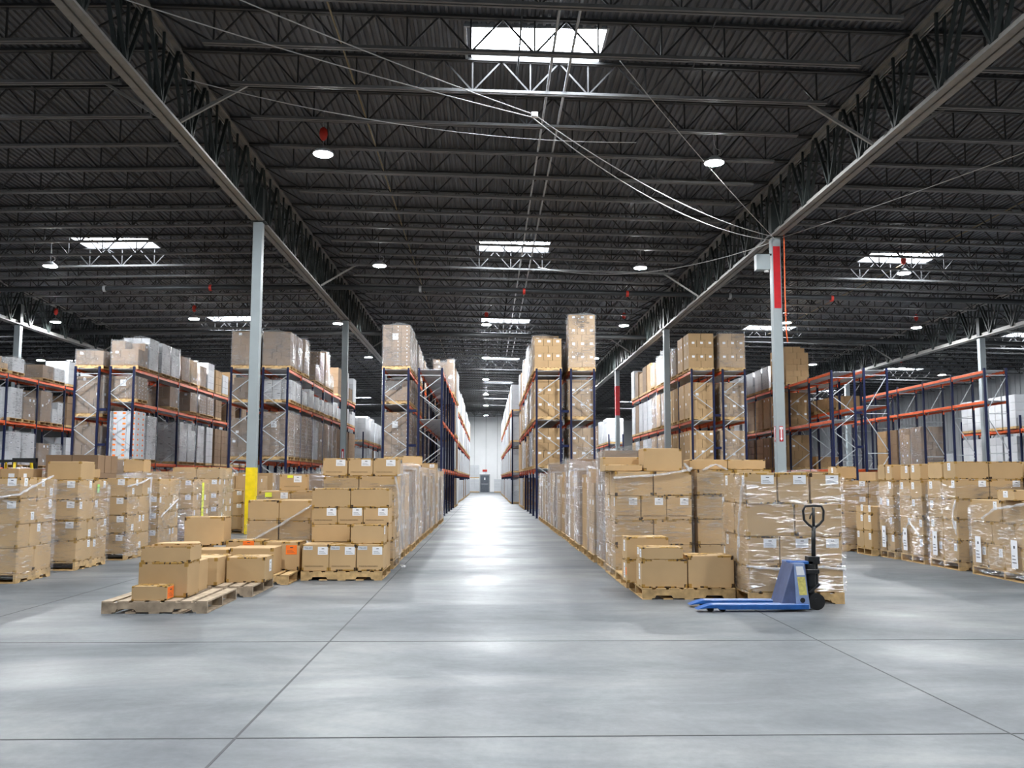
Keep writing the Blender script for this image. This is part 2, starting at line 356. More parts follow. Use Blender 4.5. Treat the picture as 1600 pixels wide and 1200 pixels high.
def girder():
    t = MB(); b = MB(); w = MB(); L = B
    for o in (-1, 1):
        b.box(o*.03 if o > 0 else -.17, .17 if o > 0 else -.03, 0, L, 0, .05); b.box(.03*o-.012, .03*o+.012, 0, L, 0, .2)
        t.box(.03 if o > 0 else -.15, .15 if o > 0 else -.03, 0, L, 1.6, 1.66); t.box(.03*o-.012, .03*o+.012, 0, L, 1.5, 1.66)
        for i in range(9):
            y = i*JS
            w.bar((o*.075, y+JS/2, .05), (o*.075, y+.06, 1.6), .07, .05); w.bar((o*.075, y+JS/2, .05), (o*.075, y+JS-.06, 1.6), .07, .05)
            w.bar((o*.075, y+JS/2, .05), (o*.075, y+JS/2, 1.6), .05, .05)
    return t.mesh('top_chord', 'girder_grey'), b.mesh('bottom_chord', 'girder_grey'), w.mesh('web', 'girder_web')
GP = girder()
ROWN = ['outer left', 'second left', 'left', 'right', 'second right']
for gi in range(-2, 3):
    X = XL+gi*W; cnt = 0
    for k in range(-2, 6):
        Y = Y1+k*B
        L = B
        if Y+B > YMAX+8: continue
        if not inview([(X, max(Y, 1), HB+drop(X)), (X, Y+B, HB+drop(X)), (X, Y+B*.5, HB+drop(X)), (X, Y+B, HB+1.5+drop(X))], 5): continue
        if Y+B > YMAX: continue
        cnt += 1
        r = ob('roof_girder', None, None, (X, Y, HB+drop(X)), label='grey steel truss girder over the %s column line, %s span from the camera' % (ROWN[gi+2], ordn(cnt)), cat='girder', group='roof girders')
        for nm, me in zip(('top_chord', 'bottom_chord', 'web'), GP): ob(nm, me, r)
        # kicker braces from the girder foot up to the joists
        if cnt <= 3:
            for s in (-1, 1):
                a = Vector((X+s*.15, Y+B*.5+.9, HB+.1+drop(X))); b = Vector((X+s*1.5, Y+B*.5+.9+JS*.05, HJ+.05+drop(X+s*1.5)))
                ob('kicker_brace', MB().bar((0, 0, 0), b-a, .06).mesh('kicker_brace', 'girder_grey'), r, a-Vector((X, Y, HB+drop(X))))
def column(red, foot):
    m = MB(); 
    m.box(-.132, .132, -.132, .132, 0, HB-.0)
    return m
colm = column(0, 0).mesh('column', 'column_grey', .012)
def cap_mesh(): return MB().box(-.13, .13, -.13, .13, 0, 1.0).box(-.22, .22, -.2, .2, -.03, 0).mesh('column_cap', 'girder_web')
colnames = {}
for gi in range(-2, 3):
    X = XL+gi*W; cnt = 0
    for k in range(0, 6):
        Y = Y1+k*B
        if not inview([(X, Y, 0), (X, Y, 8)], 5): continue
        cnt += 1
        o = ob('steel_column', colm, None, (X, Y, drop(X)-.0), label='grey square steel roof column on the %s column line, %s from the camera' % (ROWN[gi+2], ordn(cnt)), cat='column', group='roof columns')
        o.location.z = 0; o.scale.z = (HB+drop(X))/HB
        colnames[(gi, k)] = o
        ob('column_cap', cached('cap', cap_mesh), o, (0, 0, HB+.01))
c = colnames[(0, 0)]; c['label'] = 'grey steel column with a bright yellow painted foot, left of the aisle'
ob('painted_foot', MB().box(-.137, .137, -.137, .137, .0, 1.87).mesh('painted_foot', 'safety_yellow', .012), c, label='bright yellow painted foot')
c = colnames[(1, 0)]; c['label'] = 'grey steel column with red painted top and extinguisher sign, right of the aisle'
ob('painted_band', MB().box(-.1, .1, -.14, -.13, 6.75, 8.65).mesh('painted_band', 'safety_red'), c, label='red painted band')
s = ob('fire_extinguisher_sign', MB().box(-.055, .055, -.006, 0, -.22, .22).mesh('sign', 'safety_red', .002), None, (XL+W+.0, Y1-.136, 2.86), label='narrow red and white fire extinguisher arrow sign on the grey column', cat='sign')
s2 = ob('fire_extinguisher_sign', MB().box(-.006, 0, -.055, .055, -.22, .22).mesh('sign', 'safety_red', .002), None, (XL+W-.136, Y1, 2.86), label='second red arrow sign on the left face of the grey column', cat='sign')
def arrow(): return MB().poly([(-.022, -.0085, .12), (-.022, -.0085, -.13), (-.042, -.0085, -.13), (0, -.0085, -.2), (.042, -.0085, -.13), (.022, -.0085, -.13), (.022, -.0085, .12)], (0, .003, 0)).mesh('arrow', 'paper_white')
def plate(): return MB().box(-.046, .046, -.0085, -.005, .13, .195).mesh('sign_plate', 'paper_white')
am, pm = arrow(), plate()
for q, rz in ((s, 0), (s2, -math.pi/2)): ob('arrow', am, q, (0, 0, 0), rz); ob('sign_plate', pm, q, (0, 0, 0), rz)
def text_mesh(txt, size, mat, name='lettering'):
    cu = bpy.data.curves.new(name, 'FONT'); cu.body = txt; cu.size = size; cu.align_x = 'CENTER'; cu.align_y = 'CENTER'; cu.extrude = .0006; cu.resolution_u = 2
    o = bpy.data.objects.new('tmp', cu); col.objects.link(o)
    dg = bpy.context.evaluated_depsgraph_get(); me = bpy.data.meshes.new_from_object(o.evaluated_get(dg), depsgraph=dg); me.name = name
    bpy.data.objects.remove(o); me.transform(Matrix.Rotation(math.pi/2, 4, 'X')); me.materials.clear(); me.materials.append(MATS[mat]); return me
fire = text_mesh('FIRE', .036, 'safety_red'); ext = text_mesh('EXTINGUISHER', .03, 'safety_red'); ext.transform(Matrix.Rotation(math.pi/2, 4, 'Y'))
for q, rz in ((s, 0), (s2, -math.pi/2)):
    for me, z in ((fire, .162), (ext, .0)):
        ob('lettering', me, q, (0, -.0095, z) if rz == 0 else (-.0095, 0, z), rz)
cable = MB().tube([(.2, -.2, 9.0), (.21, -.2, 8.5), (.2, -.19, 6.8), (.21, -.19, 5.8), (.24, -.19, 5.5)], .02, 6).mesh('hose', 'steel_orange', 0, True)
ob('orange_hose', cable, None, (XL+W, Y1, 0), label='orange hose hanging down the side of the red topped column', cat='hose')
b_ = ob('junction_box', MB().box(-.2, .2, -.12, .12, -.23, .23).mesh('junction_box', 'column_grey', .01), None, (XL+W-.42, Y1-.1, 7.86), label='grey electrical box hung beside the red topped column', cat='electrical box')
ob('emergency_lamp', MB().cyl((.12, -.02, -.25), .07, .05).mesh('emergency_lamp', 'paper_white', 0, True), b_, label='white round lamp')
ob('hanger_bracket', MB().box(-.2, .28, -.02, .02, .22, .27).mesh('hanger_bracket', 'girder_web'), b_)
if (1, 2) in colnames:
    c = colnames[(1, 2)]; ob('painted_band', MB().box(-.137, .137, -.137, .137, 5.9, 7.9).mesh('painted_band', 'safety_red', .01), c, label='red painted band'); c['label'] = 'distant grey column with red band behind the first right rack'
if (0, 1) in colnames:
    colnames[(0, 1)]['label'] = 'grey column between the two left racks with a small sign'
    q = ob('fire_extinguisher_sign', MB().box(-.055, .055, -.006, 0, -.24, .24).mesh('sign', 'safety_red', .002), None, (XL+.0, Y1+B-.136, 2.7), label='small faded red sign on the column between the left racks', cat='sign')
    ob('arrow', am, q)

# ------------------------------------------------------------------ pipes and cables under the roof
def pipe(name, pts, r, mat, label, cat='pipe'):
    return ob(name, MB().tube(pts, r, 8).mesh(name, mat, 0, True), label=label, cat=cat)
def roofz(x, dz): return HD+drop(x)+dz
pm_ = pipe('sprinkler_main', [(-45, 36.6, 9.45+drop(-45)+.2), (XL, 36.6, 9.45), (38, 36.6, 9.45+drop(38)+.3)], .11, 'pipe_dark', 'thick dark sprinkler main crossing under the roof at the rack ends')
for i in range(9): ob('pipe_coupling', MB().cyl((0, 0, 0), .135, .1, 'x', 12).mesh('coupling', ['lamp_red', 'pipe_steel', 'lamp_red'][i % 3]), pm_, (-20+i*4.3, 36.6, 9.45+drop(-20+i*4.3)*.75))
pipe('sprinkler_main', [(-45, 47.6, 9.2), (XL, 47.6, 9.35), (38, 47.6, 8.9)], .13, 'pipe_dark', 'second thick dark sprinkler main crossing under the roof, farther back')
for i, x in enumerate((-18.5, -14.5, -10.3, -3.0, .62, 4.3, 12.4, 16.2, 20.1)):
    z = HD-.24
    pipe('sprinkler_line', [(x, 8, z+drop(x)), (x, 100, z+drop(x))], .02, 'pipe_brass' if i % 4 == 3 else 'pipe_dark', 'thin sprinkler branch pipe running down the bays, %s from the left' % ordn(i+1))
pipe('conduit', [(1.25, 11, HJ-.06), (1.25, 60, HJ-.06)], .028, 'pipe_steel', 'left of two pale conduits running back under the skylight', 'conduit')
pipe('conduit', [(1.62, 11, HJ-.06), (1.62, 60, HJ-.06)], .028, 'pipe_steel', 'right of two pale conduits running back under the skylight', 'conduit')
def sag(a, b, d, n=14):
    a, b = Vector(a), Vector(b); return [a.lerp(b, i/n)-Vector((0, 0, d*4*(i/n)*(1-i/n))) for i in range(n+1)]
J = (.95, 17.9, 9.05)
pipe('hanging_cable', sag((-7.2, 12.2, 9.9), J, .12)+sag(J, (8.25, 25.3, 8.6), .35)[1:], .011, 'cable_white', 'white cable strung from the near left girder to the red topped column', 'cable')
pipe('hanging_cable', sag((-7.0, 14.2, 9.7), (.9, 17.95, 9.02), .1)+sag((.9, 17.95, 9.02), (8.2, 25.35, 8.5), .5)[1:], .011, 'cable_white', 'lower white cable strung from the left girder to the red topped column', 'cable')
pipe('hanging_cable', sag((-6.2, 17.6, 9.6), (3.5, 20.5, 9.5), .35), .01, 'cable_white', 'loose white cable drooping across the joists above the left lamp', 'cable')
pipe('hanging_cable', sag((8.2, 25.3, 8.4), (1.9, 33.5, 9.6), .55), .011, 'cable_white', 'white cable drooping from the red topped column to the second skylight', 'cable')
pipe('hanging_cable', sag((8.3, 25.2, 8.5), (2.6, 17.0, 9.8), .1), .009, 'cable_white', 'thin cable rising from the red topped column to the near skylight', 'cable')
pipe('hanging_cable', sag((8.6, 25.4, 8.6), (14.5, 16.6, 9.5), .1), .01, 'cable_white', 'pale cable running from the red topped column into the right bay', 'cable')
ob('cable_box', MB().box(-.07, .07, -.05, .05, -.05, .05).mesh('cable_box', 'paper_white', .008), None, J, label='small white box where the hanging cables cross', cat='electrical box')

# ------------------------------------------------------------------ lamps
def lamp_parts():
    sh = MB().tube([(0, 0, .0), (0, 0, .04), (0, 0, .09), (0, 0, .17)], [.25, .245, .19, .09], 20).mesh('lamp_housing', 'lamp_shell', 0, True)
    ln = MB().tube([(0, 0, -.012), (0, 0, -.002)], [.225, .235], 20).mesh('lamp_lens', 'lamp_glow'); ln2 = ln.copy(); ln2.materials[0] = MATS['lamp_glow_aisle']; CACHE['ln2'] = ln2
    hk = None
    rd = MB().tube([(0, 0, .34), (0, 0, .40), (0, 0, .50), (0, 0, .62), (0, 0, .68)], [.03, .08, .105, .09, .03], 14).mesh('safety_cover', 'lamp_red', 0, True)
    cd = MB().tube([(.05, 0, .17), (.16, 0, .24), (.15, 0, .33), (.05, 0, .37), (.02, .02, .5), (.01, 0, .7)], .009, 6).mesh('power_cord', 'cable_white', 0, True)
    return sh, ln, hk, rd, cd
LP = lamp_parts()
LAMPS = [(-4.03, 21.3, 1), (5.64, 21.6, 0), (-4.02, 32.5, 0), (5.69, 33.4, 0), (-16.3, 32.9, 0), (15.9, 34.1, 1)]
LAMPS += [(x, 45.0, r) for x, r in ((-21.8, 1), (-14.5, 1), (-7.62, 0), (-.07, 1), (6.98, 1), (15.0, 1), (22.2, 1), (28.9, 0))]
LAMPS += [(-29.8, 60.4, 0), (-.1, 57.9, 0), (22.2, 60.9, 0), (29.2, 61.3, 1), (-14.5, 58.2, 0), (-7.7, 58, 0), (7.0, 58, 0), (15., 58.5, 0)]
LAMPS += [(-.15, y, 0) for y in (70.5, 82.6, 94.6, 110.)]+[(-7.7, 74, 0), (7., 74, 0), (-7.7, 92, 0), (7., 92, 0), (-22, 72, 0)]
LAMPS += [(28.9, 78., 0), (34, 52, 0), (34, 66, 0)]
LAMPS.sort(key=lambda l: (round(l[1]/13), abs(l[0])))
BACK = [(x, y, 0) for y in (9.8, -2.5) for x in (-16.3, -4.0, 5.66, 16.)]+[(-16.3, 21.4, 0), (16., 21.5, 0), (-27.5, 32.9, 0), (27.5, 34, 0), (-27.5, 21, 0), (27.5, 21, 0), (27.5, 10, 0), (-27.5, 10, 0)]
rows = {}; ROWK = sorted({round(l[1]/13) for l in LAMPS})
for i, (x, y, red) in enumerate(LAMPS+BACK):
    back = i >= len(LAMPS)
    d = 'over the near floor outside the picture'
    side = 'left' if x < -1 else 'right' if x > 1 else 'middle'
    if not back:
        key = round(y/13); rows.setdefault((key, side), 0); rows[(key, side)] += 1
        lab = 'high bay lamp%s, %s row from the camera, %s outward %s' % (' with red cover' if red else '', ordn(max(1, ROWK.index(key)+1)), ordn(rows[(key, side)]), 'on the ' + side if side != 'middle' else 'in the middle')
    else: lab = 'round white high bay lamp hanging above the near floor, out of frame'
    lz = 9.42 if abs(x) < 9 else 9.3 if abs(x) < 20 else 9.1
    r = ob('high_bay_lamp', None, None, (x*(lz-1.52)/7.9, (lambda q: Y1+round((q-Y1)/JS)*JS if q > 30 else q)(y*(lz-1.52)/7.9), lz), label=lab, cat='lamp', group='high bay lamps' if not back else 'high bay lamps above the near floor')
    sh, ln, hk, rd, cd = LP
    ob('lamp_housing', sh, r); ob('lamp_lens', CACHE['ln2'] if y > 50 and abs(x) < 9 else ln, r); ob('hook', MB().tube([(0, 0, .17), (0, 0, HD+drop(r.location.x)-lz-.03)], .008, 6).mesh('hook', 'pipe_steel'), r)
    if red: ob('safety_cover', rd, r, label='red oval cover above the lamp')
    else: ob('power_cord', cd, r)
# ------------------------------------------------------------------ pallets and cartons
def stringer_mesh(L):
    a = L*.13; b = L*.33
    P = [(0, .016), (a, .016), (a+.02, .052), (b-.02, .052), (b, .016), (L-b, .016), (L-b+.02, .052), (L-a-.02, .052), (L-a, .016), (L, .016), (L, .122), (0, .122)]
    return [(x-L/2, -.019, z) for x, z in P]
def pallet_pieces(L, D):
    def st(): return MB().poly(stringer_mesh(L), (0, .038, 0))
    def top(): return MB().box(-.062, .062, -D/2, D/2, .122, .14)
    def bot(): return MB().box(-.06, .06, -D/2, D/2, 0, .016)
    sy = [-D/2+.02, 0, D/2-.02]; tx = [-L/2+.062+(L-.124)*i/6 for i in range(7)]; bx = [-L/2+.06+(L-.12)*i/4 for i in range(5)]
    return st, top, bot, sy, tx, bx
def pallet_one(L, D, mat):
    def f():
        st, top, bot, sy, tx, bx = pallet_pieces(L, D); m = MB()
        for y in sy: m.poly([(p[0], p[1]+y, p[2]) for p in stringer_mesh(L)], (0, .038, 0))
        for x in tx: m.box(x-.062, x+.062, -D/2, D/2, .122, .14)
        for x in bx: m.box(x-.06, x+.06, -D/2, D/2, 0, .016)
        return m.mesh('pallet', mat)
    return cached(('pal', round(L, 2), round(D, 2), mat), f)
def pallet(x0, x1, y0, y1, label, mat='wood_new', along='x', rz=0, group=None):
    w, d = x1-x0, y1-y0
    L, D = (w, d) if along == 'x' else (d, w)
    r = ob('wooden_pallet', None, None, ((x0+x1)/2, (y0+y1)/2, 0), rz+(0 if along == 'x' else math.pi/2), label, 'pallet', group)
    st, top, bot, sy, tx, bx = pallet_pieces(L, D); k = (round(L, 2), round(D, 2), mat)
    s = cached(('st',)+k, lambda: st().mesh('stringer', mat)); t = cached(('tp',)+k, lambda: top().mesh('deck_board', mat)); b = cached(('bt',)+k, lambda: bot().mesh('bottom_board', mat))
    for y in sy: ob('stringer', s, r, (0, y, 0))
    for x in tx: ob('deck_board', t, r, (x, 0, 0))
    for x in bx: ob('bottom_board', b, r, (x, 0, 0))
    return r
def carton_mesh(w, d, h, mat):
    def f():
        m = MB().box(-w/2, w/2, -d/2, d/2, 0, h)
        me = m.mesh('carton', mat, .006)
        return me
    return cached(('ct', round(w, 2), round(d, 2), round(h, 2), mat), f)
def sticker_mesh(w, h, mat):
    def f():
        m = MB().box(-w/2, w/2, -.0025, 0, -h/2, h/2)
        if mat in ('paper_white', 'sticker_orange'):
            m.box(-.12*w, .15*w, -.0032, -.0025, h*.2, h*.3, 1)
            for i in range(3): m.box(-.38*w, .1*w+.1*w*i, -.0032, -.0025, -h*(.05+.12*i)-h*.03, -h*(.05+.12*i), 1)
        return m.mesh('shipping_label', [mat, 'paper_ink'])
    return cached(('sk', round(w, 3), round(h, 3), mat), f)
MADE = text_mesh('MADE IN INDONESIA', .030, 'ink_brown', 'printed_lettering')
CODE = text_mesh('TNL-H2', .045, 'paper_ink', 'printed_lettering')
def carton(w, d, h, x, y, z, rz=0, parent=None, label=None, group=None, stick=(), mat='cardboard', made=False, cat='box'):
    o = ob('cardboard_box', carton_mesh(w, d, h, mat), parent, (x, y, z), rz)
    if parent is None: tag(o, label, cat, group)
    for s in stick:
        face, u, v, sw, sh = s[:5]; sm = s[5] if len(s) > 5 else 'paper_white'
        L = d if face in 'rl' else w
        U = u*L
        pos, r = {'f': ((U, -d/2, v*h), 0), 'r': ((w/2, U, v*h), math.pi/2), 'l': ((-w/2, -U, v*h), -math.pi/2)}[face]
        ob('shipping_label', sticker_mesh(sw, sh, sm), o, pos, r, label={'sticker_orange': 'orange label', 'sticker_yellow': 'yellow label', 'sticker_green': 'green label'}.get(sm))
    if made: ob('printed_lettering', MADE, o, (-.02, -d/2-.001, .07))
    return o
def film_mesh(w, d, z0, z1, seed=0, amp=.012, nx=14, nz=12, ragged=.04, off=.02):
    def f():
        r = random.Random(seed); m = MB()
        per = []
        hw, hd = w/2+off, d/2+off
        for (ax, ay, bx, by) in ((-hw, -hd, hw, -hd), (hw, -hd, hw, hd), (hw, hd, -hw, hd), (-hw, hd, -hw, -hd)):
            for i in range(nx): t = i/nx; per.append((ax+(bx-ax)*t, ay+(by-ay)*t))
        K = len(per); ph = [r.uniform(0, 6.3) for _ in range(6)]
        for j in range(nz+1):
            t = j/nz
            for i, (x, y) in enumerate(per):
                a = 2*math.pi*i/K
                dz = ragged*(math.sin(2*a+ph[0])+.6*math.sin(5*a+ph[1])) if j == nz else (.3*ragged*math.sin(3*a+ph[2]) if j == 0 else 0)
                k = 1+(r.uniform(-.1, 1)*amp+.5*amp*math.sin(9*t*3+a*2+ph[3]))/max(hw, hd)
                m.v.append((x*k, y*k, z0+(z1-z0)*t+dz))
        for j in range(nz):
            for i in range(K):
                a = j*K+i; b = j*K+(i+1) % K; m.f.append((a, b, b+K, a+K)); m.m.append(0)
        return m.mesh('stretch_film', 'stretch_film', 0, True)
    return cached(('fm', round(w, 2), round(d, 2), round(z0, 2), round(z1, 2), seed), f)
def rope(pts, r0, seed=1):   # film gathered into a rope or a loose bunch
    rr = random.Random(seed); n = len(pts)
    out = []; rad = []
    for i in range(n-1):
        for k in range(6):
            p = Vector(pts[i]).lerp(Vector(pts[i+1]), k/6); out.append(p+Vector((rr.uniform(-1, 1), rr.uniform(-1, 1), rr.uniform(-1, 1)))*r0*.25); rad.append(r0*rr.uniform(.55, 1.25))
    out.append(Vector(pts[-1])); rad.append(r0*.4)
    return MB().tube(out, rad, 9).mesh('film_rope', 'film_rope', 0, True)

LAYN = ['bottom', 'second', 'third', 'fourth', 'fifth', 'sixth']
def stack(x0, x1, y0, y1, layers, label, wrap=True, along='x', faces='fr', seed=0, phrase=None, group=None, zf=(.06, None), wood='wood_new', film='stretch_film', mat='cardboard', ropes=(), jit=.006, made=(), stkw=(.13, .11)):
    """A pallet load. Wrapped: one thing whose parts are pallet, cartons and film. Loose: pallet and cartons are things."""
    rr = random.Random(seed*31+5); w, d = x1-x0, y1-y0; cx, cy = (x0+x1)/2, (y0+y1)/2
    if wrap:
        root = ob('wrapped_pallet_load', None, None, (cx, cy, 0), 0, label, 'pallet load', group or 'film wrapped loads standing on the floor')
        ob('pallet', pallet_one(w if along == 'x' else d, d if along == 'x' else w, wood), root, (0, 0, 0), 0 if along == 'x' else math.pi/2)
    else:
        root = None; pallet(x0, x1, y0, y1, label, wood, along, group='pallets under loose cartons')
    z = .141
    for li, lay in enumerate(layers):
        h, nx, ny = lay[:3]; st = lay[3] if len(lay) > 3 else .6
        cw, cd = w/nx, d/ny
        for iy in range(ny):
            for ix in range(nx):
                vis = not wrap or iy == 0 or ('r' in faces and ix == nx-1) or ('l' in faces and ix == 0) or li == len(layers)-1
                if not vis: continue
                sk = []
                if iy == 0 and rr.random() < st: sk.append(('f', .5-.11/cw-.02, .78, *stkw))
                if 'r' in faces and ix == nx-1 and rr.random() < st: sk.append(('r', rr.choice((-.3, .25, .3)) if cd > .35 else .15, rr.choice((.75, .78, .3)), .09, .12))
                if 'l' in faces and ix == 0 and rr.random() < st: sk.append(('l', rr.choice((-.25, .3)), rr.choice((.75, .7)), .1, .13))
                lx = -w/2+cw*(ix+.5)+rr.uniform(-jit, jit); ly = -d/2+cd*(iy+.5)+rr.uniform(-jit, jit)*.6
                if wrap: carton(cw-.012, cd-.012, h-.003, lx, ly, z, rr.uniform(-.006, .006), root, stick=sk, mat=mat, made=(li in made and iy == 0))
                else:
                    pos = (['left', 'right'] if nx == 2 else ['left', 'middle', 'right'] if nx == 3 else ['single'] if nx == 1 else [ordn(q+1)+' from left' for q in range(nx)])[ix]
                    dep = 'front' if iy == 0 else ordn(iy+1)+' row'
                    carton(cw-.012, cd-.012, h-.003, cx+lx, cy+ly, z, rr.uniform(-.012, .012), None, 'brown carton, %s layer, %s %s, %s' % (LAYN[li], dep, pos, phrase), 'loose brown cartons', sk, mat, made=(li in made and iy == 0))
        z += h
    if wrap:
        a, b = zf; b = b or z-.075
        ob('stretch_film', film_mesh(w, d, a, b, seed), root)
        for q in ropes: ob('film_rope', rope(q, .019, seed), root)
    return root, z
Q4 = [(.36, 2, 3), (.36, 3, 2), (.36, 2, 3), (.33, 3, 2)]
P4 = [(.36, 3, 2), (.35, 2, 3), (.35, 3, 2), (.36, 2, 2)]

# --- left block, first row along the column line
ROWA = 'film wrapped loads left of the side aisle'
A = [(-8.1, -6.89, 13.5, 14.55, [(.37, 2, 2, .3), (.35, 2, 3, .8), (.37, 2, 2, .5), (.32, 2, 4, .9)], 1, 'at the left picture edge'),
     (-8.1, -6.89, 15.4, 16.6, [(.36, 2, 2, .7), (.33, 2, 3, .9), (.34, 2, 2, .5), (.34, 2, 2, .9)], 2, 'second from the left picture edge, green label'),
     (-8.05, -6.84, 17.35, 18.5, [(.36, 2, 2, .7), (.35, 2, 3, .9), (.34, 1, 2, .5), (.36, 2, 3, .9)], 3, 'third back, film bunched at its top corner'),
     (-8.1, -6.9, 19.2, 20.4, [(.34, 2, 3, .9), (.36, 2, 2, .4), (.34, 2, 3, .9), (.36, 2, 2, .5)], 4, 'fourth back, with glossy diagonal film'),
     (-8.1, -6.9, 21.4, 22.6, [(.34, 2, 3, .6), (.35, 2, 2, .4), (.35, 2, 3, .9), (.34, 2, 2, .5)], 5, 'fifth back, with a yellow strip'),
     (-8.1, -6.9, 23.4, 24.6, [(.35, 2, 3, .6), (.35, 2, 3, .9), (.35, 2, 2, .4), (.35, 2, 3, .9), (.3, 2, 2, .5)], 6, 'sixth back, five layers tall')]
for x0, x1, y0, y1, lay, sd, wh in A:
    w2, d2 = (x1-x0)/2, (y1-y0)/2
    rp = {1: [[(-w2, -d2-.03, 1.18), (0, -d2-.03, 1.22), (w2+.01, -d2-.03, 1.3), (w2+.03, -d2+.2, 1.38), (w2+.03, d2-.1, 1.58)]],
          3: [[(w2+.02, -d2, 1.40), (w2+.03, 0, 1.45), (w2+.03, d2-.05, 1.57)], [(w2+.03, d2-.02, 1.57), (w2+.03, d2-.1, 1.2), (w2+.02, d2, .8)]],
          4: [[(w2+.02, -d2+.1, .75), (w2+.03, d2-.1, 1.1)]]}.get(sd, [])
    root, z = stack(x0, x1, y0, y1, lay, 'film wrapped brown cartons on pallet, %s' % wh, True, 'y', 'fr', sd, group=ROWA, ropes=rp)
    if sd == 2: ob('shipping_label', sticker_mesh(.09, .15, 'sticker_green'), root, (w2+.012, .15, 1.36), math.pi/2, label='green label')
    if sd == 5: ob('yellow_strip', MB().box(0, .004, -.08, .08, .2, 1.45).mesh('yellow_strip', 'sticker_yellow'), root, (w2+.012, .05, 0), label='translucent yellow strip')
stack(-8.1, -6.95, 25.95, 27.0, [(.36, 2, 3), (.36, 2, 3), (.36, 2, 3)], 'wooden pallet under loose cartons just behind the yellow footed column', False, 'y', 'fr', 9, 'pallet behind the yellow footed column')
carton(.56, .55, .31, -7.18, 15.75, 1.515, 0, None, 'large plain brown carton on top of the second wrapped stack', 'loose brown cartons')
carton(.38, .4, .17, -7.75, 17.6, 1.555, 0, None, 'small flat brown carton on top of the third wrapped stack', 'loose brown cartons')

# --- old pallets with loose cartons, front left
pallet(-4.38, -3.19, 10.5, 11.72, 'weathered grey wooden pallet nearest the camera, front left', 'wood_old')
pallet(-4.25, -3.05, 11.95, 13.1, 'weathered wooden pallet directly behind the nearest left pallet', 'wood_old')
pallet(-4.1, -2.88, 13.3, 14.5, 'wooden pallet third back on the left, under orange labelled cartons', 'wood_new')
LC = 'loose cartons on the front left pallets'
def lc(x0, x1, y0, y1, z0, h, label, stick=(), rz=0, made=False): return carton(x1-x0, y1-y0, h, (x0+x1)/2, (y0+y1)/2, z0, rz, None, label, LC, stick, made=made)
Z0 = .1405
lc(-4.09, -3.52, 10.80, 11.24, Z0, .41, 'large plain brown carton under the open tray, front left pallet')
# open tray
def tray():
    w, d, h, t = .57, .45, .18, .008
    return MB().box(-w/2, w/2, -d/2, d/2, 0, t).box(-w/2, w/2, -d/2, -d/2+t, t, h).box(-w/2, w/2, d/2-t, d/2, t, h).box(-w/2, -w/2+t, -d/2+t, d/2-t, t, h).box(w/2-t, w/2, -d/2+t, d/2-t, t, h).mesh('tray', 'cardboard')
t_ = ob('cardboard_box', tray(), None, (-3.79, 11.03, Z0+.412), .02, 'open topped brown carton tray on the large front carton', 'box', LC)
ob('flap', MB().poly([(-.28, .22, .18), (.28, .22, .18), (.22, .34, .2), (-.2, .35, .19)], (0, 0, .006)).mesh('flap', 'cardboard'), t_)
lc(-4.06, -3.66, 10.53, 10.78, Z0, .165, 'small low brown carton with orange end label at the front', [('r', 0, .5, .2, .13, 'sticker_orange')])
lc(-4.08, -3.56, 11.32, 11.72, Z0, .38, 'plain brown carton directly behind the large front left carton')
lc(-4.1, -3.53, 12.0, 12.42, Z0, .36, 'brown carton with torn tape, second behind the large front one')
lc(-4.2, -3.62, 12.55, 13.0, Z0, .33, 'small brown carton tucked behind, left on the second pallet')
lc(-4.66, -4.32, 12.45, 13.38, .0, .47, 'brown carton standing on the floor left of the second pallet')
lc(-3.51, -3.0, 12.36, 12.86, Z0, .335, 'brown carton with white end label beside the empty pallet boards', [('r', .15, .6, .12, .16)])
lc(-3.75, -3.12, 13.35, 13.9, Z0, .385, 'wide brown carton behind, with marked top edge')
lc(-4.3, -3.78, 13.4, 13.95, Z0, .36, 'brown carton low at the left end of the third pallet')
lc(-4.0, -3.44, 14.0, 14.46, Z0, .45, 'brown carton with orange label, left of two at the back', [('f', .12, .88, .17, .10, 'sticker_orange')])
lc(-3.42, -2.87, 14.0, 14.46, Z0, .43, 'brown carton with orange label, right of two at the back', [('f', .27, .72, .17, .14, 'sticker_orange')])
lc(-4.80, -4.33, 13.95, 14.5, 0, .52, 'brown carton supporting the tall carton at the back left')
lc(-4.62, -4.02, 13.95, 14.35, .522, .43, 'big plain brown carton standing highest on the front left group')

# --- pallet of labelled cartons left of the aisle
pallet(-2.82, -1.59, 13.87, 15.1, 'wooden pallet with notched stringer under the labelled carton stack', 'wood_new', group='pallets under loose cartons')
G = 'cartons of the stack left of the main aisle'
for i, nm in enumerate(('left', 'middle', 'right')):
    o = carton(.405, .5, .40, -2.605+.412*i, 14.14, Z0, R.uniform(-.02, .02), None, 'brown carton with two white labels, %s of the bottom three' % nm, G,
               [('f', .27, .76, .15, .12)], made=True)
    ob('shipping_label', sticker_mesh(.14, .055, 'carton_white'), o, (-.115, -.25, .345)); ob('printed_lettering', CODE, o, (-.115, -.2535, .345)).scale = (.7, 1, .7)
carton(.50, .36, .29, -1.83, 14.15, Z0+.402, -.03, None, 'plain brown carton set loose on the ledge of bottom cartons', G, [('r', -.2, .7, .1, .12)])
carton(.60, .5, .27, -2.47, 14.66, Z0+.402-.0, 0, None, 'long plain brown carton, second layer, left half', G)
carton(.60, .5, .27, -1.86, 14.66, Z0+.402, 0, None, 'long plain brown carton, second layer, behind the loose carton', G)
carton(1.2, .55, .40, -2.19, 14.72, Z0, 0, None, 'brown carton hidden behind the bottom three labelled cartons', G)
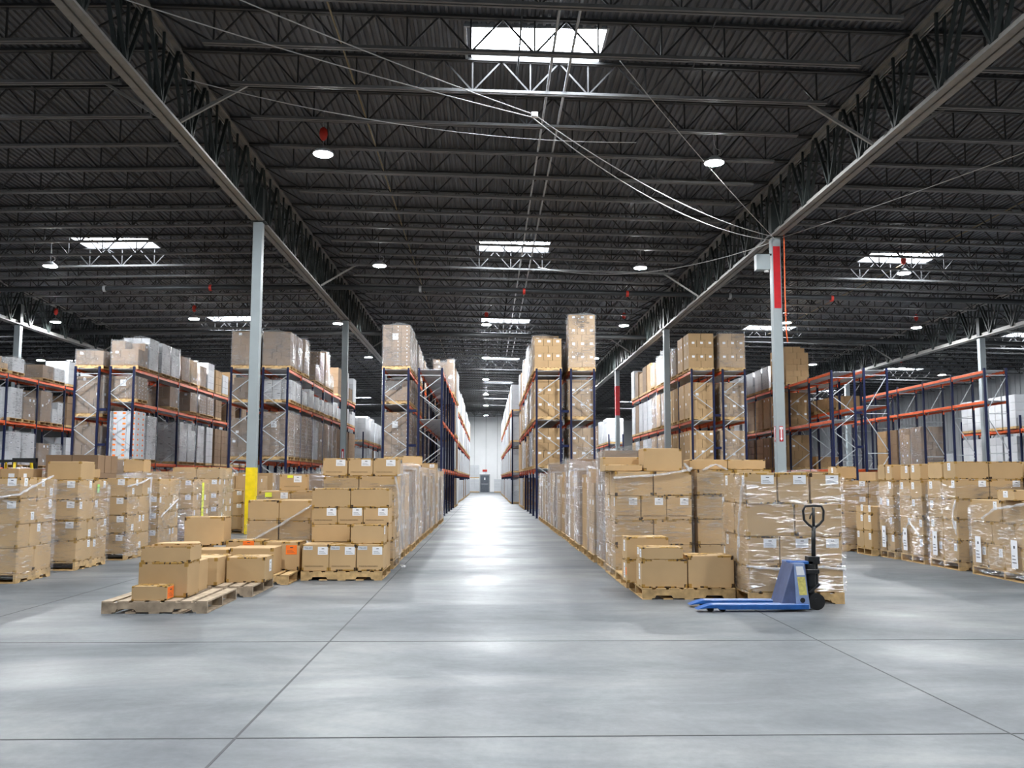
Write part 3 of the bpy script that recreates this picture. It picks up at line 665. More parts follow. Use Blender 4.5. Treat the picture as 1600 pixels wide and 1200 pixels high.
for i, nm in enumerate(('left', 'middle', 'right')): carton(.40, .5, .27, -2.575+.407*i, 14.66, Z0+.674, 0, None, 'brown carton with white label, %s of three in the third layer' % nm, G, [('f', .27, .74, .15, .12)], made=True)
for i, nm in enumerate(('left', 'right')): carton(.605, .5, .30, -2.475+.612*i, 14.66, Z0+.946, 0, None, 'wide plain brown carton, %s of two on top of the stack' % nm, G)
root, zt = stack(-2.82, -1.6, 15.6, 16.65, [(.36, 2, 2), (.36, 3, 2), (.36, 2, 2), (.36, 2, 2, 0)], 'film wrapped load topped by three labelled cartons, left of the main aisle', True, 'x', 'fr', 21, group='film wrapped loads left of the main aisle', zf=(.06, 1.49),
      ropes=[[(.63, -.56, 1.58), (.68, -.5, 1.3), (.7, -.45, .95), (.66, -.42, .62)], [(.66, -.5, 1.6), (.72, -.3, 1.62), (.7, -.1, 1.4), (.68, -.05, 1.0), (.7, .1, .3)], [(.7, -.1, .03), (.8, -.3, .03), (.75, -.5, .04)]])
for i, nm in enumerate(('left', 'middle', 'right')): carton(.42, .5, .31, -2.62+.43*i, 15.88, zt+.004, R.uniform(-.03, .03), None, 'brown carton with white label, %s of three topping the wrapped load' % nm, G, [('f', .22, .74, .16, .11)], made=True)

stack(-4.0, -2.95, 15.2, 16.25, [(.34, 2, 2, .2), (.36, 2, 2, 0), (.345, 2, 2, 0)], 'film wrapped load of plain cartons left of the labelled stack', True, 'x', 'fr', 22, group='film wrapped loads left of the main aisle', zf=(.4, .86),
      ropes=[[(-.55, -.56, .45), (0, -.56, .75), (.55, -.56, 1.1)]])
root, zt = stack(-4.15, -2.98, 16.5, 17.6, [(.4, 2, 2), (.4, 2, 2), (.38, 2, 2, .9)], 'film wrapped load with a yellow label under a tilted carton', True, 'x', 'fr', 23, group='film wrapped loads left of the main aisle')
ob('shipping_label', sticker_mesh(.12, .08, 'sticker_yellow'), root, (-.4, -.575, 1.25), label='yellow label')
carton(.50, .45, .29, -3.6, 16.95, zt+.005, .12, None, 'brown carton with white and yellow labels, set askew on wrapped load', G, [('f', .15, .72, .14, .12), ('f', -.12, .88, .1, .05, 'sticker_yellow')], made=True)

# --- right of the aisle
pallet(2.0, 3.2, 11.62, 12.75, 'yellow wooden pallet with black stains under loose cartons, right', 'wood_new', group='pallets under loose cartons')
RC = 'loose cartons on the front right pallet'
def rc(x0, x1, y0, y1, z0, h, label, stick=(), rz=0): return carton(x1-x0, y1-y0, h, (x0+x1)/2, (y0+y1)/2, z0, rz, None, label, RC, stick)
rc(2.0, 2.59, 11.67, 12.1, Z0, .36, 'dented brown carton, front left on the right pallet', [('l', .1, .55, .1, .2)])
rc(2.605, 3.2, 11.67, 12.15, Z0, .41, 'plain brown carton, front right on the right pallet')
rc(2.0, 2.54, 11.67, 12.05, Z0+.362, .155, 'low brown carton lying on the dented front carton', [('l', -.2, .6, .1, .09), ('l', .3, .5, .12, .1, 'paper_white')])
rc(1.9, 2.47, 12.25, 12.7, Z0, .30, 'brown carton with white side label, lower of two behind the dented carton', [('l', 0, .5, .12, .2), ('l', .3, .5, .06, .1, 'sticker_orange')])
rc(1.9, 2.47, 12.25, 12.7, Z0+.302, .31, 'brown carton, upper of two behind the dented front carton', [('l', 0, .6, .12, .15)])
pallet(1.98, 3.1, 12.85, 13.9, 'empty wooden pallet between the loose and wrapped loads, right', 'wood_new', group='pallets under loose cartons')
RW = 'film wrapped loads right of the main aisle'
root, zq = stack(1.99, 3.2, 14.0, 15.2, [(.38, 2, 2, .5), (.38, 2, 2, 0), (.38, 3, 2, 1), (.38, 2, 2, 0)], 'tall film wrapped load behind the front right loose cartons', True, 'x', 'fl', 31, group=RW, made=(2,), film='stretch_film',
      ropes=[[(-.62, -.62, 1.56), (0, -.63, 1.60), (.5, -.63, 1.67), (.62, -.6, 1.72)], [(.58, -.6, 1.66), (.5, -.6, 1.78), (.62, -.5, 1.68)]])
rc(2.47, 3.07, 14.1, 14.6, zq+.005, .36, 'tall plain brown carton on top of the big wrapped load')
rc(1.86, 2.44, 14.1, 14.5, zq+.005, .10, 'flat brown carton at the left front on the big wrapped load')
rc(1.9, 2.5, 14.7, 15.1, zq+.005, .235, 'brown carton behind the flat one on the big wrapped load')
rc(3.25, 3.86, 14.35, 14.8, 1.70, .155, 'flat brown carton, left of two on the middle wrapped load')
rc(3.87, 4.48, 14.35, 14.8, 1.70, .155, 'flat brown carton, right of two on the middle wrapped load')
stack(3.3, 4.5, 14.1, 15.3, [(.385, 2, 2, .9), (.385, 2, 2, 0), (.385, 2, 2, .9), (.40, 2, 2, 0)], 'film wrapped load standing between the two big ones, right', True, 'x', 'fl', 32, group=RW,
      ropes=[[(-.5, -.6, 1.68), (-.3, -.6, 1.78), (-.1, -.62, 1.69)]])
stack(3.24, 4.44, 11.18, 12.3, [(.31, 2, 2, 0), (.38, 3, 2, 1), (.40, 2, 2, 0), (.39, 3, 2, 1)], 'film wrapped load directly behind the blue pallet jack', True, 'x', 'fl', 33, group=RW, zf=(.15, 1.56), stkw=(.16, .11), jit=.012, made=(1,),
      ropes=[[(-.62, -.58, .46), (-.2, -.6, .43), (.3, -.59, .46), (.63, -.58, .42)], [(-.62, -.5, 1.55), (-.63, -.3, 1.0), (-.62, -.2, .5)]])
# --- block at the far right
U = [(8.0, 9.2, 12.9, 14.75, [(.38, 2, 4, .9), (.36, 2, 3, .7), (.34, 2, 2, .4)], 41, 'at the right picture edge, film bulging'),
     (8.02, 9.2, 15.2, 16.2, [(.36, 2, 2, .9), (.36, 2, 2, .9), (.35, 2, 2, .9), (.34, 2, 2, .9)], 42, 'second from the right picture edge'),
     (8.0, 9.2, 16.38, 17.3, [(.35, 2, 2, .9), (.36, 2, 2, .9), (.35, 2, 2, .9), (.33, 2, 2, .9)], 43, 'third from the right picture edge'),
     (7.95, 9.15, 17.45, 18.1, [(.35, 2, 2, .9), (.36, 2, 1, .9), (.35, 2, 2, .9), (.33, 2, 1, .9)], 44, 'fourth from the right edge, narrow'),
     (7.7, 8.9, 19.4, 20.6, [(.35, 2, 2, .9), (.36, 2, 2, .9), (.35, 2, 2, .9), (.33, 2, 2, .9)], 46, 'just right of the load behind the jack')]
for x0, x1, y0, y1, lay, sd, wh in U:
    d2 = (y1-y0)/2; w2 = (x1-x0)/2
    rp = {41: [[(-w2-.03, .5, .93), (-w2-.1, 0, 1.1), (-w2-.12, -.3, 1.12), (-w2-.03, -.8, 1.2)]],
          42: [[(-w2-.02, -d2, 1.2), (-w2-.06, -d2+.05, .9), (-w2-.02, -d2, .6)]], 43: [[(-w2-.02, d2-.1, .5), (-w2-.03, 0, .75), (-w2-.02, -d2+.1, .5)]],
          46: [[(-w2-.02, d2, 1.3), (-w2-.02, -d2+.2, 1.0), (-w2-.02, -d2, .8)]]}.get(sd, [])
    root, z = stack(x0, x1, y0, y1, lay, 'film wrapped cartons in the right block, %s' % wh, True, 'x', 'fl', sd, group='film wrapped loads of the right block', ropes=rp)
    if sd in (41, 42, 43, 44):
        for q in range(2 if sd == 41 else 1):
            ob('packing_list', sticker_mesh(.16, .42, 'paper_white'), root, (-w2-.04, d2-.28-q*1.0, .42), -math.pi/2, label='hanging white packing list')
stack(7.82, 8.9, 18.2, 18.95, [(.36, 2, 2, .9), (.36, 2, 2, .9), (.14, 2, 2, .9)], 'wooden pallet under loose cartons in the right block', False, 'x', 'fl', 45, 'right block')
RB = 'loose cartons topping the right block'
def tb(x0, x1, y0, y1, z0, h, label, stick=()): return carton(x1-x0, y1-y0, h, (x0+x1)/2, (y0+y1)/2, z0, 0, None, label, RB, stick)
zz = 1.555
tb(8.02, 8.6, 15.2, 15.6, zz, .3, 'wide brown carton topping the second right block load, left of two', [('l', 0, .7, .1, .13)])
tb(8.62, 9.2, 15.2, 15.6, zz, .3, 'wide brown carton topping the second right block load, right of two')
tb(9.3, 9.9, 15.2, 15.6, zz, .3, 'wide brown carton farther right beside the topping pair')
tb(8.02, 8.5, 15.65, 16.15, zz, .3, 'brown carton behind the topping pair, second right block load')
tb(8.0, 8.5, 16.4, 16.8, zz-.02, .3, 'brown carton, nearer of two topping the third right block load', [('l', -.2, .7, .09, .13)])
tb(8.0, 8.5, 16.85, 17.2, zz-.02, .29, 'brown carton, farther of two topping the third right block load', [('l', .2, .7, .09, .13)])
tb(7.95, 8.45, 17.46, 17.75, zz-.02, .29, 'brown carton, nearer of two topping the narrow right block load', [('l', 0, .7, .09, .13)])
tb(7.95, 8.45, 17.78, 18.1, zz-.02, .31, 'brown carton, farther of two topping the narrow right block load')
tb(7.9, 8.5, 13.3, 13.75, 1.225, .16, 'flat brown carton on the load at the right picture edge', [('l', .0, .6, .12, .1)])
tb(7.85, 8.3, 20.0, 20.5, 1.56, .28, 'brown carton topping the load just right of the jack load', [('l', 0, .7, .1, .12)])

# ------------------------------------------------------------------ bulk loads
LOADMAT = {'brown': 'load_brown', 'tan': 'load_tan', 'white': 'load_white', 'dots': 'load_brown', 'orange': 'carton_white', 'tanlab': 'load_tan', 'red': 'carton_white'}
def body_mesh(style, w, d, h, var):
    def f():
        r = random.Random(hash((style, var)) % 1000 if False else var*17+len(style)); m = MB()
        lh = .16 if style == 'dots' else .21 if style == 'orange' else r.choice((.28, .32, .36))
        n = max(2, round(h/lh)); lh = h/n
        for j in range(n):
            nx, ny = ((2, 3), (3, 2))[j % 2] if style in ('tan', 'tanlab', 'brown') else (3, 2) if style != 'dots' else (3, 3)
            cut = r.random() < .25 and j == n-1 and style not in ('dots', 'orange', 'red')
            for ix in range(nx):
                for iy in range(ny):
                    if 0 < ix < nx-1 and 0 < iy < ny-1: continue
                    if cut and r.random() < .4: continue
                    cw, cd = w/nx, d/ny; g = .007
                    x = -w/2+cw*ix+r.uniform(-.006, .006); y = -d/2+cd*iy+r.uniform(-.006, .006)
                    m.box(x+g, x+cw-g, y+g, y+cd-g, lh*j+.002, lh*(j+1)-.002)
                    mi = 0
                    if style == 'dots': lab = [(cw*.15, .035, .035, 1)] if ix else []
                    elif style == 'orange': lab = [(cw*.2, .12, .07, 1)]
                    elif style == 'red': lab = [(cw*.1, .06, .06, 1)] if j % 3 == 1 else []
                    elif style == 'tanlab' and j % 2: lab = [(cw*.08, .12, .09, 1)]
                    elif style == 'white': lab = [(cw*.2, .12, .02, 1)] if r.random() < .5 else []
                    elif style in ('brown', 'tan') and r.random() < .2: lab = [(cw*.1, .12, .1, 1)]
                    else: lab = []
                    for (u, lw, lhh, k) in lab:
                        zc = lh*(j+.62)
                        if iy == 0: m.box(x+cw/2+u-lw/2, x+cw/2+u+lw/2, y+g-.004, y+g, zc-lhh/2, zc+lhh/2, k)
                        if ix == nx-1: m.box(x+cw-g, x+cw-g+.004, y+cd/2+u*.5-lw/2, y+cd/2+u*.5+lw/2, zc-lhh/2, zc+lhh/2, k)
                        if ix == 0: m.box(x+g-.004, x+g, y+cd/2-u*.5-lw/2, y+cd/2-u*.5+lw/2, zc-lhh/2, zc+lhh/2, k)
        lm = {'orange': 'sticker_orange', 'red': 'lamp_red', 'white': 'paper_ink'}.get(style, 'paper_white')
        return m.mesh('carton_stack', [LOADMAT[style], lm])
    return cached(('body', style, round(w, 2), round(d, 2), round(h, 2), var), f)
def mfilm(w, d, h, var):
    def f():
        me = film_mesh(w, d, .02, h+.02, 100+var, .012, 8, 9, .05, .018).copy(); me.materials.clear(); me.materials.append(MATS['milky_film']); return me
    return cached(('mf', round(w, 2), round(d, 2), round(h, 2), var), f)
LOADS = []
def load(x, y, z, style, h, label, group, w=1.1, d=1.05, film=True, rz=0.):
    LOADS.append((math.hypot(x, y), x, y, z, style, round(h*10)/10, label, group, w, d, film, rz))
def build_loads(limit=285):
    LOADS.sort(key=lambda l: l[0])
    rest = MB(); rmats = ['load_brown', 'load_tan', 'load_white', 'wood_new', 'milky_film']
    for i, (dist, x, y, z, style, h, label, group, w, d, film, rz) in enumerate(LOADS):
        var = R.randrange(4)
        if i < limit:
            r = ob('wrapped_pallet_load' if film else 'pallet_load', None, None, (x, y, z), rz, label, 'pallet load', group)
            ob('pallet', pallet_one(w, d, 'wood_new'), r)
            ob('carton_stack', body_mesh(style, w-.03, d-.05, h, var), r, (0, 0, .141))
            if style == 'dots' and y < 37.5 and z > 1: ob('shipping_label', sticker_mesh(.22, .26, 'paper_white'), r, (-.05, -d/2+.015, .141+h*.72), label='white sheet label')
            if film: ob('stretch_film', mfilm(w-.02, d-.04, h, var), r, (0, 0, .141))
        else:
            k = {'load_brown': 0, 'load_tan': 1}.get(LOADMAT[style], 2); n = max(2, round(h/.35))
            rest.box(x-w/2, x+w/2, y-d/2, y+d/2, z+.02, z+.13, 3)
            for j in range(n):
                for q in range(2):
                    for p in range(2): rest.box(x-w/2+w/2*q+.008, x-w/2+w/2*(q+1)-.008, y-d/2+d/2*p+.008, y-d/2+d/2*(p+1)-.008, z+.14+h*j/n, z+.14+h*(j+1)/n-.01, k)
    if rest.v: ob('pallet_load', rest.mesh('distant_loads', rmats), None, label='distant white and brown pallet loads far back on the rear racks', cat='pallet load', kind='stuff')

# ------------------------------------------------------------------ racks
PT = 2.6
def post_mesh(H): return cached(('post', H), lambda: MB().box(-.042, .042, -.04, .04, 0, H).box(-.075, .075, -.065, .065, 0, .012).mesh('upright_post', 'steel_navy', .004))
def brace_mesh(Wd, H, big):
    def f():
        m = MB(); a, b = -Wd/2+.04, Wd/2-.04; z = H-.34; st = .72 if not big else 1.5; s = 1
        m.bar((a, 0, H-.3), (b, 0, H-.3), .035, .03); m.bar((a, 0, .2), (b, 0, .2), .035, .03)
        while z > .3:
            z2 = max(.22, z-st)
            m.bar((b if s > 0 else a, 0, z), (a if s > 0 else b, 0, z2), .035, .03)
            if big: m.bar((a, 0, z2-.05), (b, 0, z2-.05), .03, .03); z2 -= .12
            s = -s; z = z2
        return m.mesh('frame_brace', 'steel_galv')
    return cached(('br', round(Wd, 2), H, big), f)
def beam_mesh():
    L = PT-.085
    return cached('beam', lambda: MB().box(-.022, .022, 0, L, -.11, 0).box(-.03, .03, -.01, .015, -.19, .02).box(-.03, .03, L-.015, L+.01, -.19, .02).mesh('shelf_beam', 'steel_orange', .004))
def sdeck_mesh(Wd):
    def f():
        m = MB(); L = PT-.12; w = Wd-.1; n = 9
        m.box(-w/2, w/2, 0, L, -.012, 0)
        for i in range(n): y = L*(i+.5)/n; m.box(-w/2, w/2, y-.05, y+.05, -.035, -.012)
        return m.mesh('shelf_deck', 'deck_zinc')
    return cached(('dk', round(Wd, 2)), f)
def rack(x0, x1, y0, nb, levels, label, H=6.04, big=False, spacer=None, decks=True):
    r = ob('pallet_rack', None, None, ((x0+x1)/2, y0, 0), 0, label, 'rack', 'pallet racks'); Wd = x1-x0
    for i in range(nb+1):
        for s in (-1, 1): ob('upright_post', post_mesh(H), r, (s*(Wd/2-.042), i*PT, 0))
        ob('frame_brace', brace_mesh(Wd, H, big), r, (0, i*PT, 0))
    for z in levels:
        for i in range(nb):
            for s in (-1, 1): ob('shelf_beam', beam_mesh(), r, (s*(Wd/2-.042), i*PT+.0425, z))
            if decks: ob('shelf_deck', sdeck_mesh(Wd), r, (0, i*PT+.06, z+.012))
    if spacer:
        for z in (2.9, 4.3): ob('row_spacer', MB().box(0, spacer-.05, -.04, .04, z-.05, z+.05).mesh('row_spacer', 'steel_navy'), r, (Wd/2, 0, 0))
    return r
LV = ['floor', 'lower', 'middle', 'top']
def fill(x0, x1, y0, nb, levels, phrase, pick, group):
    cx = (x0+x1)/2; zs = [0.0]+[z+.014 for z in levels]
    for l, z in enumerate(zs):
        gap = (zs[l+1]-z-.32) if l+1 < len(zs) else None
        for b in range(nb):
            for s in (0, 1):
                p = pick(l, b, s)
                if not p: continue
                style, h = p[0], p[1]
                y = y0+b*PT+(.70 if s == 0 else 1.90)
                if l == 0 and y < 46: continue         # behind the floor stacks
                hh = h if gap is None else min(h, gap-.14)
                hh = max(.5, hh)
                if not inview([(cx, y, z), (cx, y, z+hh)], 20): continue
                nm = {'brown': 'brown', 'tan': 'tan', 'white': 'white', 'dots': 'white dotted brown', 'orange': 'white orange-stickered', 'tanlab': 'labelled tan', 'red': 'red-stickered white'}[style]
                lab = '%s load, %s level, %s from front, %s' % (nm, LV[l] if len(zs) == 4 else ['floor', 'lower', 'top'][l], ordn(2*b+s+1), phrase)
                load(cx+R.uniform(-.03, .03), y, z, style, hh, lab, group, min(1.14, x1-x0+.1), 1.06, p[2] if len(p) > 2 else True, 0)
def rnd(*a): return R.choice(a)
# first right rack: unwrapped tan cartons in front, whiter loads farther back
def p_r1a(l, b, s):
    if l == 3: return ('tanlab', 1.25, False) if (b, s) == (0, 0) else (rnd('white', 'brown', 'white', 'tan'), rnd(1.3, 1.5, 1.7))
    if b == 0: return ('tanlab', 1.5, s == 1)
    return (rnd('tan', 'brown', 'white', 'tanlab'), rnd(1.3, 1.5, 1.6), rnd(True, True, False))
def p_r1b(l, b, s):
    if l == 3: return ('tanlab', 2.25) if (b, s) == (0, 0) else (None if b > 1 else ('brown', 1.2))
    return ('tanlab', 1.5) if b == 0 else None
def p_r2a(l, b, s):
    if l == 3: return ('tanlab', 1.5, False) if b == 0 else (rnd('white', 'tan', 'brown', 'white'), rnd(1.2, 1.4, 1.6))
    return (rnd('tan', 'tanlab', 'tan'), 1.5, False) if b < 2 else (rnd('white', 'white', 'tan', 'brown'), 1.55)
def p_r2b(l, b, s):
    if l == 3: return ('tanlab', 1.5) if b == 0 else None
    return ('tanlab', 1.5) if b == 0 else None
def p_l1a(l, b, s):
    if l == 3: return ('dots', 1.7) if b == 0 else ('dots' if b < 3 else rnd('white', 'brown'), 1.7-.12*b-.1*s if b < 4 else 1.2)
    if (l, b, s) == (2, 0, 0): return ('brown', .9)
    return (rnd('dots', 'brown'), 1.9) if b < 4 else (rnd('brown', 'white'), 1.6)
def p_l1b(l, b, s):
    if l == 3: return None if b < 4 else (rnd('brown', 'white') if b < 6 else 'white', rnd(1.5, 1.7))
    return None if b < 5 else (rnd('brown', 'white', 'white'), 1.55)
def p_l2a(l, b, s):
    if l == 3: return ('brown', 1.45) if b == 0 else (None if b > 1 else ('dots', 1.4))
    return ('brown', rnd(1.5, 1.8)) if b == 0 else None
def p_l2b(l, b, s):
    if l == 3: return ('brown', 1.35) if b == 0 else (rnd('dots', 'brown', 'white'), rnd(.7, 1.5, 1.7, 1.4)) if R.random() < .9 else None
    if l == 2: return (rnd('white', 'tan', 'white'), rnd(.6, .8))
    if l == 1 and b < 2: return ('dots', 1.9)
    return (rnd('brown', 'white', 'brown'), 1.8)
def p_l3a(l, b, s):
    if l == 3: return ('brown', .55) if (b, s) == (0, 0) else ('tan', .4) if b == 0 else None
    return ('brown', 1.6) if b == 0 else None
def p_l3b(l, b, s):
    if l == 3: return ('brown', 1.0) if (b, s) == (0, 0) else (rnd('white', 'tan', 'white', 'brown'), rnd(1.1, 1.3, 1.0))
    if l == 2: return None if R.random() < .45 else (rnd('brown', 'dots'), .9)
    if (l, b, s) == (1, 0, 0): return ('orange', 1.95, False)
    if (l, b, s) == (1, 0, 1): return ('white', 1.8)
    return None if b in (1,) else (rnd('brown', 'white', 'dots'), 1.75)
def p_l4b(l, b, s):
    if l == 3: return (rnd('white', 'tan', 'brown'), rnd(.4, .6, .9, 1.1)) if R.random() < .85 else None
    return (rnd('white', 'brown', 'brown'), rnd(1., 1.3, 1.45))
def p_r3a(l, b, s):
    if b < 2: return None
    if l == 3: return ('tan', 1.7, False) if b == 2 else ('white', 1.1)
    return (rnd('tanlab', 'tan') if b < 4 else rnd('white', 'brown', 'tan'), 1.5, b > 3)
def p_r3b(l, b, s):
    if l == 3: return None
    if l == 2: return ('tan', .5, False) if b in (1, 2) else None
    return ('tan', .5, False) if (l == 1 and b == 2) else None
def p_r4(l, b, s): return ('tanlab' if s else 'brown', 1.75) if (l == 1 and b in (2, 3)) else None
def p_r5(l, b, s): return ('red', 1.5, False)
def p_far(l, b, s): return ('white' if R.random() < .92 else 'brown', rnd(1.45, 1.6))
G1 = 'pallet loads on the racks'
for (x0, x1, y0, nb, lv, lab, phr, pk, kw) in [
    (1.95, 3.01, 36.1, 7, [1.98, 3.95, 5.95], 'navy and orange pallet rack lining the right side of the main aisle', 'rack right of the aisle', p_r1a, dict(spacer=.34)),
    (3.35, 4.37, 36.1, 7, [1.98, 3.95, 5.95], 'navy pallet rack backing the one right of the main aisle', 'back half of first right rack', p_r1b, {}),
    (8.72, 9.74, 38.0, 6, [2.0, 4.08, 6.22], 'pallet rack of brown cartons left of the red topped column', 'left half of second right rack', p_r2a, dict(spacer=.3, H=6.3)),
    (10.06, 11.10, 38.0, 6, [2.0, 4.08, 6.22], 'pallet rack right behind the one left of the red topped column', 'right half of second right rack', p_r2b, dict(H=6.3)),
    (-4.23, -3.15, 36.1, 7, [2.3, 4.55, 5.97], 'pallet rack holding the tall dotted brown load, left of the aisle', 'left half of first left rack', p_l1a, dict(spacer=.34)),
    (-2.81, -1.8, 36.1, 7, [1.98, 3.95, 5.97], 'mostly empty pallet rack lining the left side of the main aisle', 'right half of first left rack', p_l1b, {}),
    (-10.34, -9.33, 36.1, 7, [2.3, 4.6, 5.97], 'pallet rack behind the yellow footed column, left half', 'left half of second left rack', p_l2a, dict(spacer=.26)),
    (-9.07, -8.0, 36.1, 7, [2.3, 4.6, 5.97], 'pallet rack just right of the yellow footed column', 'right half of second left rack', p_l2b, {}),
    (-16.53, -15.5, 36.1, 7, [2.0, 4.0, 5.95], 'pallet rack on the left, left of the orange stickered load', 'left half of third left rack', p_l3a, dict(spacer=.36)),
    (-15.14, -14.13, 36.1, 7, [2.2, 4.6, 5.95], 'pallet rack on the left holding the orange stickered white load', 'right half of third left rack', p_l3b, {}),
    (-21.45, -20.4, 35.9, 7, [2.0, 4.0, 6.0], 'pallet rack cut by the left picture edge', 'rack at left picture edge', p_l4b, {}),
    (14.08, 15.1, 36.2, 7, [2.0, 4.0, 5.98], 'pallet rack right of the red topped column, near bays empty', 'third right rack, left half', p_r3a, dict(spacer=.3)),
    (15.42, 16.46, 36.2, 5, [2.0, 4.6, 6.05], 'empty pallet rack third from the right, with bare decks', 'third right rack, right half', p_r3b, dict(big=True, H=6.15)),
    (20.35, 21.34, 36.0, 6, [2.1, 4.8, 6.05], 'bare pallet rack with bright orange beams near the right wall', 'bare right rack', p_r4, dict(big=True, H=6.15)),
    (24.9, 25.9, 38.6, 3, [1.98, 3.95], 'low pallet rack of red stickered white cartons at the right edge', 'low rack at the right edge', p_r5, dict(H=4.6)),
    (-2.95, -1.92, 57.6, 16, [1.98, 3.95, 5.95], 'far continuation of the rack left of the main aisle, full of white loads', 'far left aisle rack', p_far, {}),
    (1.58, 2.6, 57.6, 16, [1.98, 3.95, 5.95], 'far continuation of the rack right of the main aisle, full of white loads', 'far right aisle rack', p_far, {}),
    (8.1, 9.13, 59.8, 5, [1.98, 3.95], 'far rack of white loads behind the second right rack', 'far second right rack', p_far, dict(H=4.6)),
    (-8.9, -7.9, 57.6, 8, [1.98, 3.95], 'far rack of white loads seen between the first two left racks', 'far second left rack', p_far, dict(H=4.6))]:
    rack(x0, x1, y0, nb, lv, lab, **kw)
    fill(x0, x1, y0, nb, lv, phr, pk, G1)
for x, n in ((-1.55, 2), (1.45, 1)):
    for k in range(n): load(x, 112, k*1.75, 'white', 1.5, 'white pallet load by the far wall, %s the grey door%s' % ('left of' if x < 0 else 'right of', ', stacked on another' if k else ''), 'white loads by the far wall', 1.15, 1.1)
# ------------------------------------------------------------------ bulk floor loads behind the front stacks
FG = 'floor loads behind the front stacks'
y = 17.35; i = 0
while y < 34.5:      # left edge of the main aisle
    i += 1
    load(-2.22+R.uniform(-.02, .02), y, 0, ('brown', 'tan', 'tan', 'brown', 'tanlab', 'tan')[i % 6], (1.5, 1.7, 1.5, 1.6, 1.7, 1.6)[i % 6], 'film wrapped load along the main aisle left edge, %s from front' % ordn(i), FG, 1.2, 1.02)
    y += 1.32
y = 18.4; i = 0
while y < 33:
    i += 1
    load(-3.6+R.uniform(-.05, .05), y, 0, rnd('tan', 'brown', 'tanlab'), rnd(1.2, 1.4, 1.5, 1.7), 'wrapped load behind the tilted carton, second row from the aisle, %s back' % ordn(i), FG, 1.15, 1.05); y += 1.5
y = 16.0; i = 0
while y < 34.5:
    i += 1
    load(2.6+R.uniform(-.02, .02), y, 0, ('tan', 'brown', 'tanlab', 'tan', 'brown')[i % 5], (1.6, 1.9, 1.6, 1.5, 1.6)[i % 5], 'pallet load along the right edge of the main aisle, %s from the front' % ordn(i), FG, 1.2, 1.02, film=i not in (3, 7)); y += 1.32
y = 16.1; i = 0
while y < 33:
    i += 1
    load(3.95+R.uniform(-.05, .05), y, 0, rnd('tan', 'brown', 'tanlab'), rnd(1.4, 1.5, 1.6), 'wrapped load in the second row right of the aisle, %s back' % ordn(i), FG, 1.15, 1.05); y += 1.5
for q, (bx, ys, hs) in enumerate([(-8.85, (15.2, 17.3, 19.9, 21.5, 23.4, 25.2, 27.0, 29, 31), (1.3, 1.3, 1.9, 1.4, 1.5, 1.6, 1.6, 1.5, 1.6)), (-10.15, (16.5, 19.2, 21.5, 24, 26.3, 28.6), (1.3, 1.6, 1.5, 1.9, 1.6, 1.6)),
                                  (-11.5, (18.5, 20.5, 22.8, 25, 27.5, 30), (1.5, 1.4, 1.6, 1.5, 1.6, 1.5)), (-12.9, (20.2, 22.4, 24.8, 27, 29.4), (1.6, 1.4, 1.6, 1.5, 1.5)), (-7.5, (28.2, 29.8, 31.4), (1.5, 1.6, 1.6))]):
    for i, (yy, hh) in enumerate(zip(ys, hs)):
        load(bx if yy > 19 or bx < -9 else bx-.1, yy, 0, rnd('tan', 'brown', 'tanlab'), hh, 'load in the left block, %s row behind the front row, %s back' % (ordn(q+1), ordn(i+1)), FG, 1.15, 1.05, film=R.random() < .6)
for q, (bx, ys) in enumerate([(9.95, (13.4, 14.7, 16.1, 17.4, 18.8, 20.3, 22)), (11.3, (14.5, 16.0, 17.6, 19.3, 21, 23)), (12.7, (16.5, 18.5, 20.5, 22.5, 24.5)), (14.1, (18.0, 20.5, 23, 25)), (8.2, (21.9, 23.3)), (15.6, (20, 22.5, 25))]):
    for i, yy in enumerate(ys):
        load(bx, yy, 0, rnd('tan', 'tan', 'tanlab', 'brown'), rnd(1.5, 1.6, 1.7), 'load in the right block, %s row behind the front row, %s back' % (ordn(q+1), ordn(i+1)), FG, 1.15, 1.05, film=R.random() < .5)
build_loads()
carton(.55, .5, .3, -2.1, 25.3, 1.885, .05, None, 'brown carton on the load row along the main aisle left edge, nearer', 'loose brown cartons')
carton(.5, .4, .3, -1.95, 30.55, 1.785, -.05, None, 'brown carton on the load row along the main aisle left edge, farther', 'loose brown cartons', [('f', .2, .7, .16, .12)])
carton(.5, .5, .33, -9.0, 23.4, 1.70, 0, None, 'brown carton raised on the left block, right of the wide wrapped load', 'loose brown cartons')
carton(.85, .5, .3, -12.9, 20.2, 1.83, 0, None, 'wide brown carton at the left edge, on the rear of the block', 'loose brown cartons')

# ------------------------------------------------------------------ pallet jack
jr = ob('pallet_jack', None, None, (3.8, 10.77, 0), 0, 'blue hand pallet jack with black handle parked in front of the wrapped load', 'pallet jack')
def jx(m, name, mat, bevel=0, smooth=False, label=None, parent=jr, loc=(0, 0, 0)): return ob(name, m.mesh(name, mat, bevel, smooth), parent, loc, label=label)
for s in (-1, 1):
    yb = s*.19
    P = [(-1.36, .03), (-1.30, .055), (-1.20, .088), (-.18, .088), (-.05, .088), (-.05, .03), (-1.1, .03), (-1.12, .045), (-1.24, .045)]
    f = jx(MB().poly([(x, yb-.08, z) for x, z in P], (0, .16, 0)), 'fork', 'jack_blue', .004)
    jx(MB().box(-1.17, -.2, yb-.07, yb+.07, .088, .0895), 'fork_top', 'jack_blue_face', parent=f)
    for x in (-1.19, -1.05): jx(MB().cyl((x, yb, .032), .032, .09, 'y', 14), 'load_roller', 'black_rubber', 0, True, parent=f)
    jx(MB().cyl((-.14+0, s*.085, .098), .098, .055, 'y', 22).cyl((-.14, s*.085, .098), .04, .07, 'y', 12), 'steer_wheel', 'black_rubber', 0, False, loc=(.24, 0, 0))
